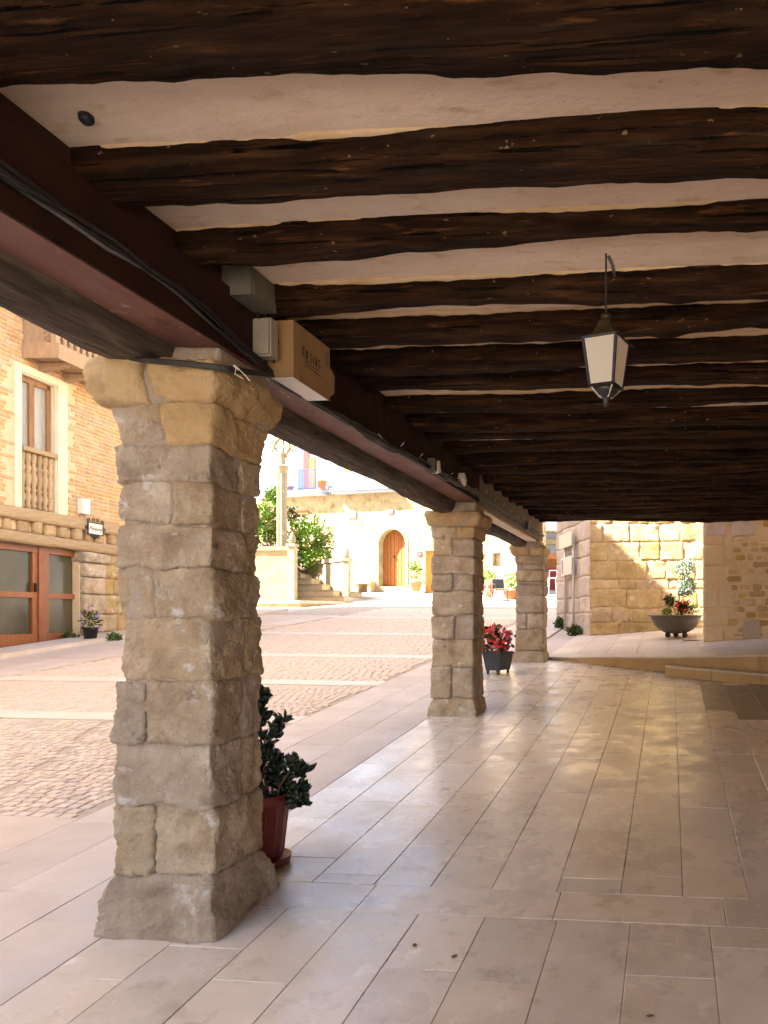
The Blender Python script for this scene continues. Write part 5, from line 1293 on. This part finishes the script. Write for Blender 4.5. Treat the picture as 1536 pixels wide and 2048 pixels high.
# handwriting strokes
strokes = {'F': [[(0, 0), (0, 1)], [(0, 1), (.55, .95)], [(0, .55), (.42, .55)]], 'I': [[(0, 0), (0, .9)]], 'E': [[(0, 0), (0, .85)], [(0, .85), (.5, .85)], [(0, .45), (.42, .45)], [(0, 0), (.52, 0)]],
           'S': [[(.5, .75), (.25, .88), (.03, .7), (.2, .47), (.42, .33), (.45, .12), (.2, -.02), (0, .1)]], 't': [[(.2, 0), (.2, .75)], [(0, .5), (.45, .52)]], 'A': [[(0, 0), (.25, .9), (.52, 0)], [(.1, .35), (.42, .35)]]}
yw = cb0 + .095; hgt = .052
lbm = MB()
for ch_, adv in (('F', .7), ('I', .28), ('E', .72), ('S', .7), ('t', .6), ('A', .72), ('S', .6)):
    for stp in strokes[ch_]:
        lbm.tube([(-1.8495, yw + a * hgt * .62, z0_ + .130 + c * hgt) for a, c in stp], .0026, 4)
    yw += adv * hgt * .86
ye_ = yw
lbm.tube([(-1.8495, cb0 + .12, z0_ + .118), (-1.8495, ye_ - .02, z0_ + .113)], .0022, 4)
lbm.tube([(-1.8495, cb0 + .115, z0_ + .100), (-1.8495, ye_ + .0, z0_ + .092)], .0022, 4)
lbm.build('handwriting', M['ink'], cbx)
cbn = thing('cable_bundle', 'bundle of black cables running along the painted beam over the capitals', 'cables', (-1.97, 3, E + 1.27))
rc = random.Random(9)
for k in range(8):
    pts = []
    y = .2
    while y < 11.6:
        zc = E + 1.34 + .004 * k
        if y < 2.9: zc = E + 1.345
        elif y < 3.6: zc = E + 1.345 - .12 * (y - 2.9) / .7
        elif y < 5: zc = E + 1.225
        else: zc = E + 1.225 + min(.09, (y - 5) * .03)
        sag = -.018 * abs(math.sin(y * 2.2 + k * .4)) 
        pts.append((XB + .012 + .012 * (k % 3) + rc.uniform(-.003, .003), y, zc + sag + .010 * (k // 2) - .02 + rc.uniform(-.010, .010))); y += .19
    MB().tube(pts, .005 if k else .008, 6).build('cable', M['cable'] if k % 3 else M['cablegrey'], cbn, True)
for k in range(4):
    pts = [W(215 + 16 * k, 720, 3.28), W(300, 718 + 2 * k, 3.2), W(400, 727 + 2 * k, 3.17), W(480, 737 + 3 * k, 3.2), Vector((XB + .02, 3.62, E + 1.22)), Vector((XB + .02, 4.0, E + 1.2))]
    MB().tube(pts, .0065, 6).build('cable', M['cable'], cbn, True)
for k in range(7):                               # loose wires beyond the near pillar
    y = 4.15 + .2 * k; pts = []
    while y < 11.5 - .5 * k:
        zc = E + 1.215 + min(.10, max(0, (y - 5) * .03)); w_ = .022 if y < 5.8 else .014
        pts.append((XB + .02 + .02 * abs(noise.noise(Vector((y * 3, k, 0)))), y, zc + w_ * 1.8 * noise.noise(Vector((y * 3.1, k * 3.7, 2))) + .01 * (k % 3))); y += .09
    MB().tube(pts, .0035, 5).build('wire', M['cablegrey'] if k % 2 else M['cable'], cbn, True)
for k in range(3):
    x_ = XB + .02 + .015 * k
    MB().tube([(x_, 3.44 + .03 * k, E + 1.47), (x_ + .01, 3.46 + .05 * k, E + 1.35), (x_, 3.52 + .06 * k, E + 1.23)], .008, 6).build('cable', M['cable'], cbn, True)
for k in range(14):
    y = 4.9 + k * .42; q = Vector((XB + .035, y, E + 1.25 + min(.08, (y - 5) * .03)))
    MB().tube([q + Vector((0, 0, 0)), q + Vector((.012, .03, rc.uniform(-.03, .05)))], .003, 4).build('cable_tie', M['paper'], cbn)
MB().tube([W(472, 735, 3.17), W(470, 748, 3.175), W(486, 757, 3.18)], .0022, 5).tube([W(474, 735, 3.16), W(492, 752, 3.175), W(500, 762, 3.18)], .0022, 5).tube([W(468, 731, 3.16), W(478, 739, 3.15)], .005, 5).build('string_tie', M['string'], cbn)
for uu, vv, D, lab, col, tilt in ((857, 930, 6.2, 'small dark square connector box on the beam cables', 'boxgreen', 0), (874, 934, 6.3, 'tilted pale connector box hanging from the beam cables', 'paper', .3), (925, 959, 7.1, 'small white connector box at the beam above the middle pillar', 'paper', .9), (1042, 1052, 10.3, 'small dark spotlight box on the beam near the farthest pillar', 'iron', 0)):
    q = W(uu, vv, D); x_ = XB + .03
    q = Vector((x_, q.y, q.z)); t = thing('connector_box', lab, 'box', tuple(q))
    b = MB().box(-.028, .028, -.035, .035, -.05, .05); R_ = Matrix.Rotation(tilt, 3, 'X'); b.v = [tuple(q + R_ @ Vector(v)) for v in b.v]; b.build('case', M[col], t)
    b = MB().box(.0285, .032, -.03, .03, -.045, .045); b.v = [tuple(q + R_ @ Vector(v)) for v in b.v]; b.build('lid', M[col], t)
# cable on the fourth joist
pts = [(-1.8 + .25 * k, 3.67 - .19 - .012, E + 1.585 + rc.uniform(-.006, .006)) for k in range(17)]
tag(MB().tube(pts, .005, 5).build('joist_cable', M['cable'], None, True), 'thin black cable stapled along the upper edge of a joist', 'cable')
# ceiling plug
q = W(172, 230, 1.6 * F / (CV - 230)); tag(rough_block(q.x - .022, q.x + .022, q.y - .022, q.y + .022, ZC - .03, ZC + .01, res=.01, r=.02, amp=.006, seed=4).build('ceiling_plug', M['iron'], None, True), 'small dark round plug in the pale ceiling plaster', 'plug')
# fallen leaves on the floor
rl = random.Random(15)
for k, (u, v, lab) in enumerate(((1290, 2034, 'dark dry leaf lying nearest at the bottom right of the floor'), (902, 1918, 'grey dry leaf on the slab in front of the nearest pillar'), (830, 1896, 'tiny dark pebble on the floor right of the nearest pillar base'), (1302, 1364, 'small reddish dry leaf near the low stone step'))):
    q = GP(u, v); b = leafmesh(.035, .02, .1); b.v = [(q.x + v_[0] * math.cos(k) - v_[1] * math.sin(k), q.y + v_[0] * math.sin(k) + v_[1] * math.cos(k), gz(q.x, q.y) + .004 + v_[2]) for v_ in b.v]
    tag(b.build('dry_leaf', M['bark']), lab, 'leaf')
print('objects', len(bpy.data.objects), 'tris', sum(len(m.polygons) for m in bpy.data.meshes) * 2)
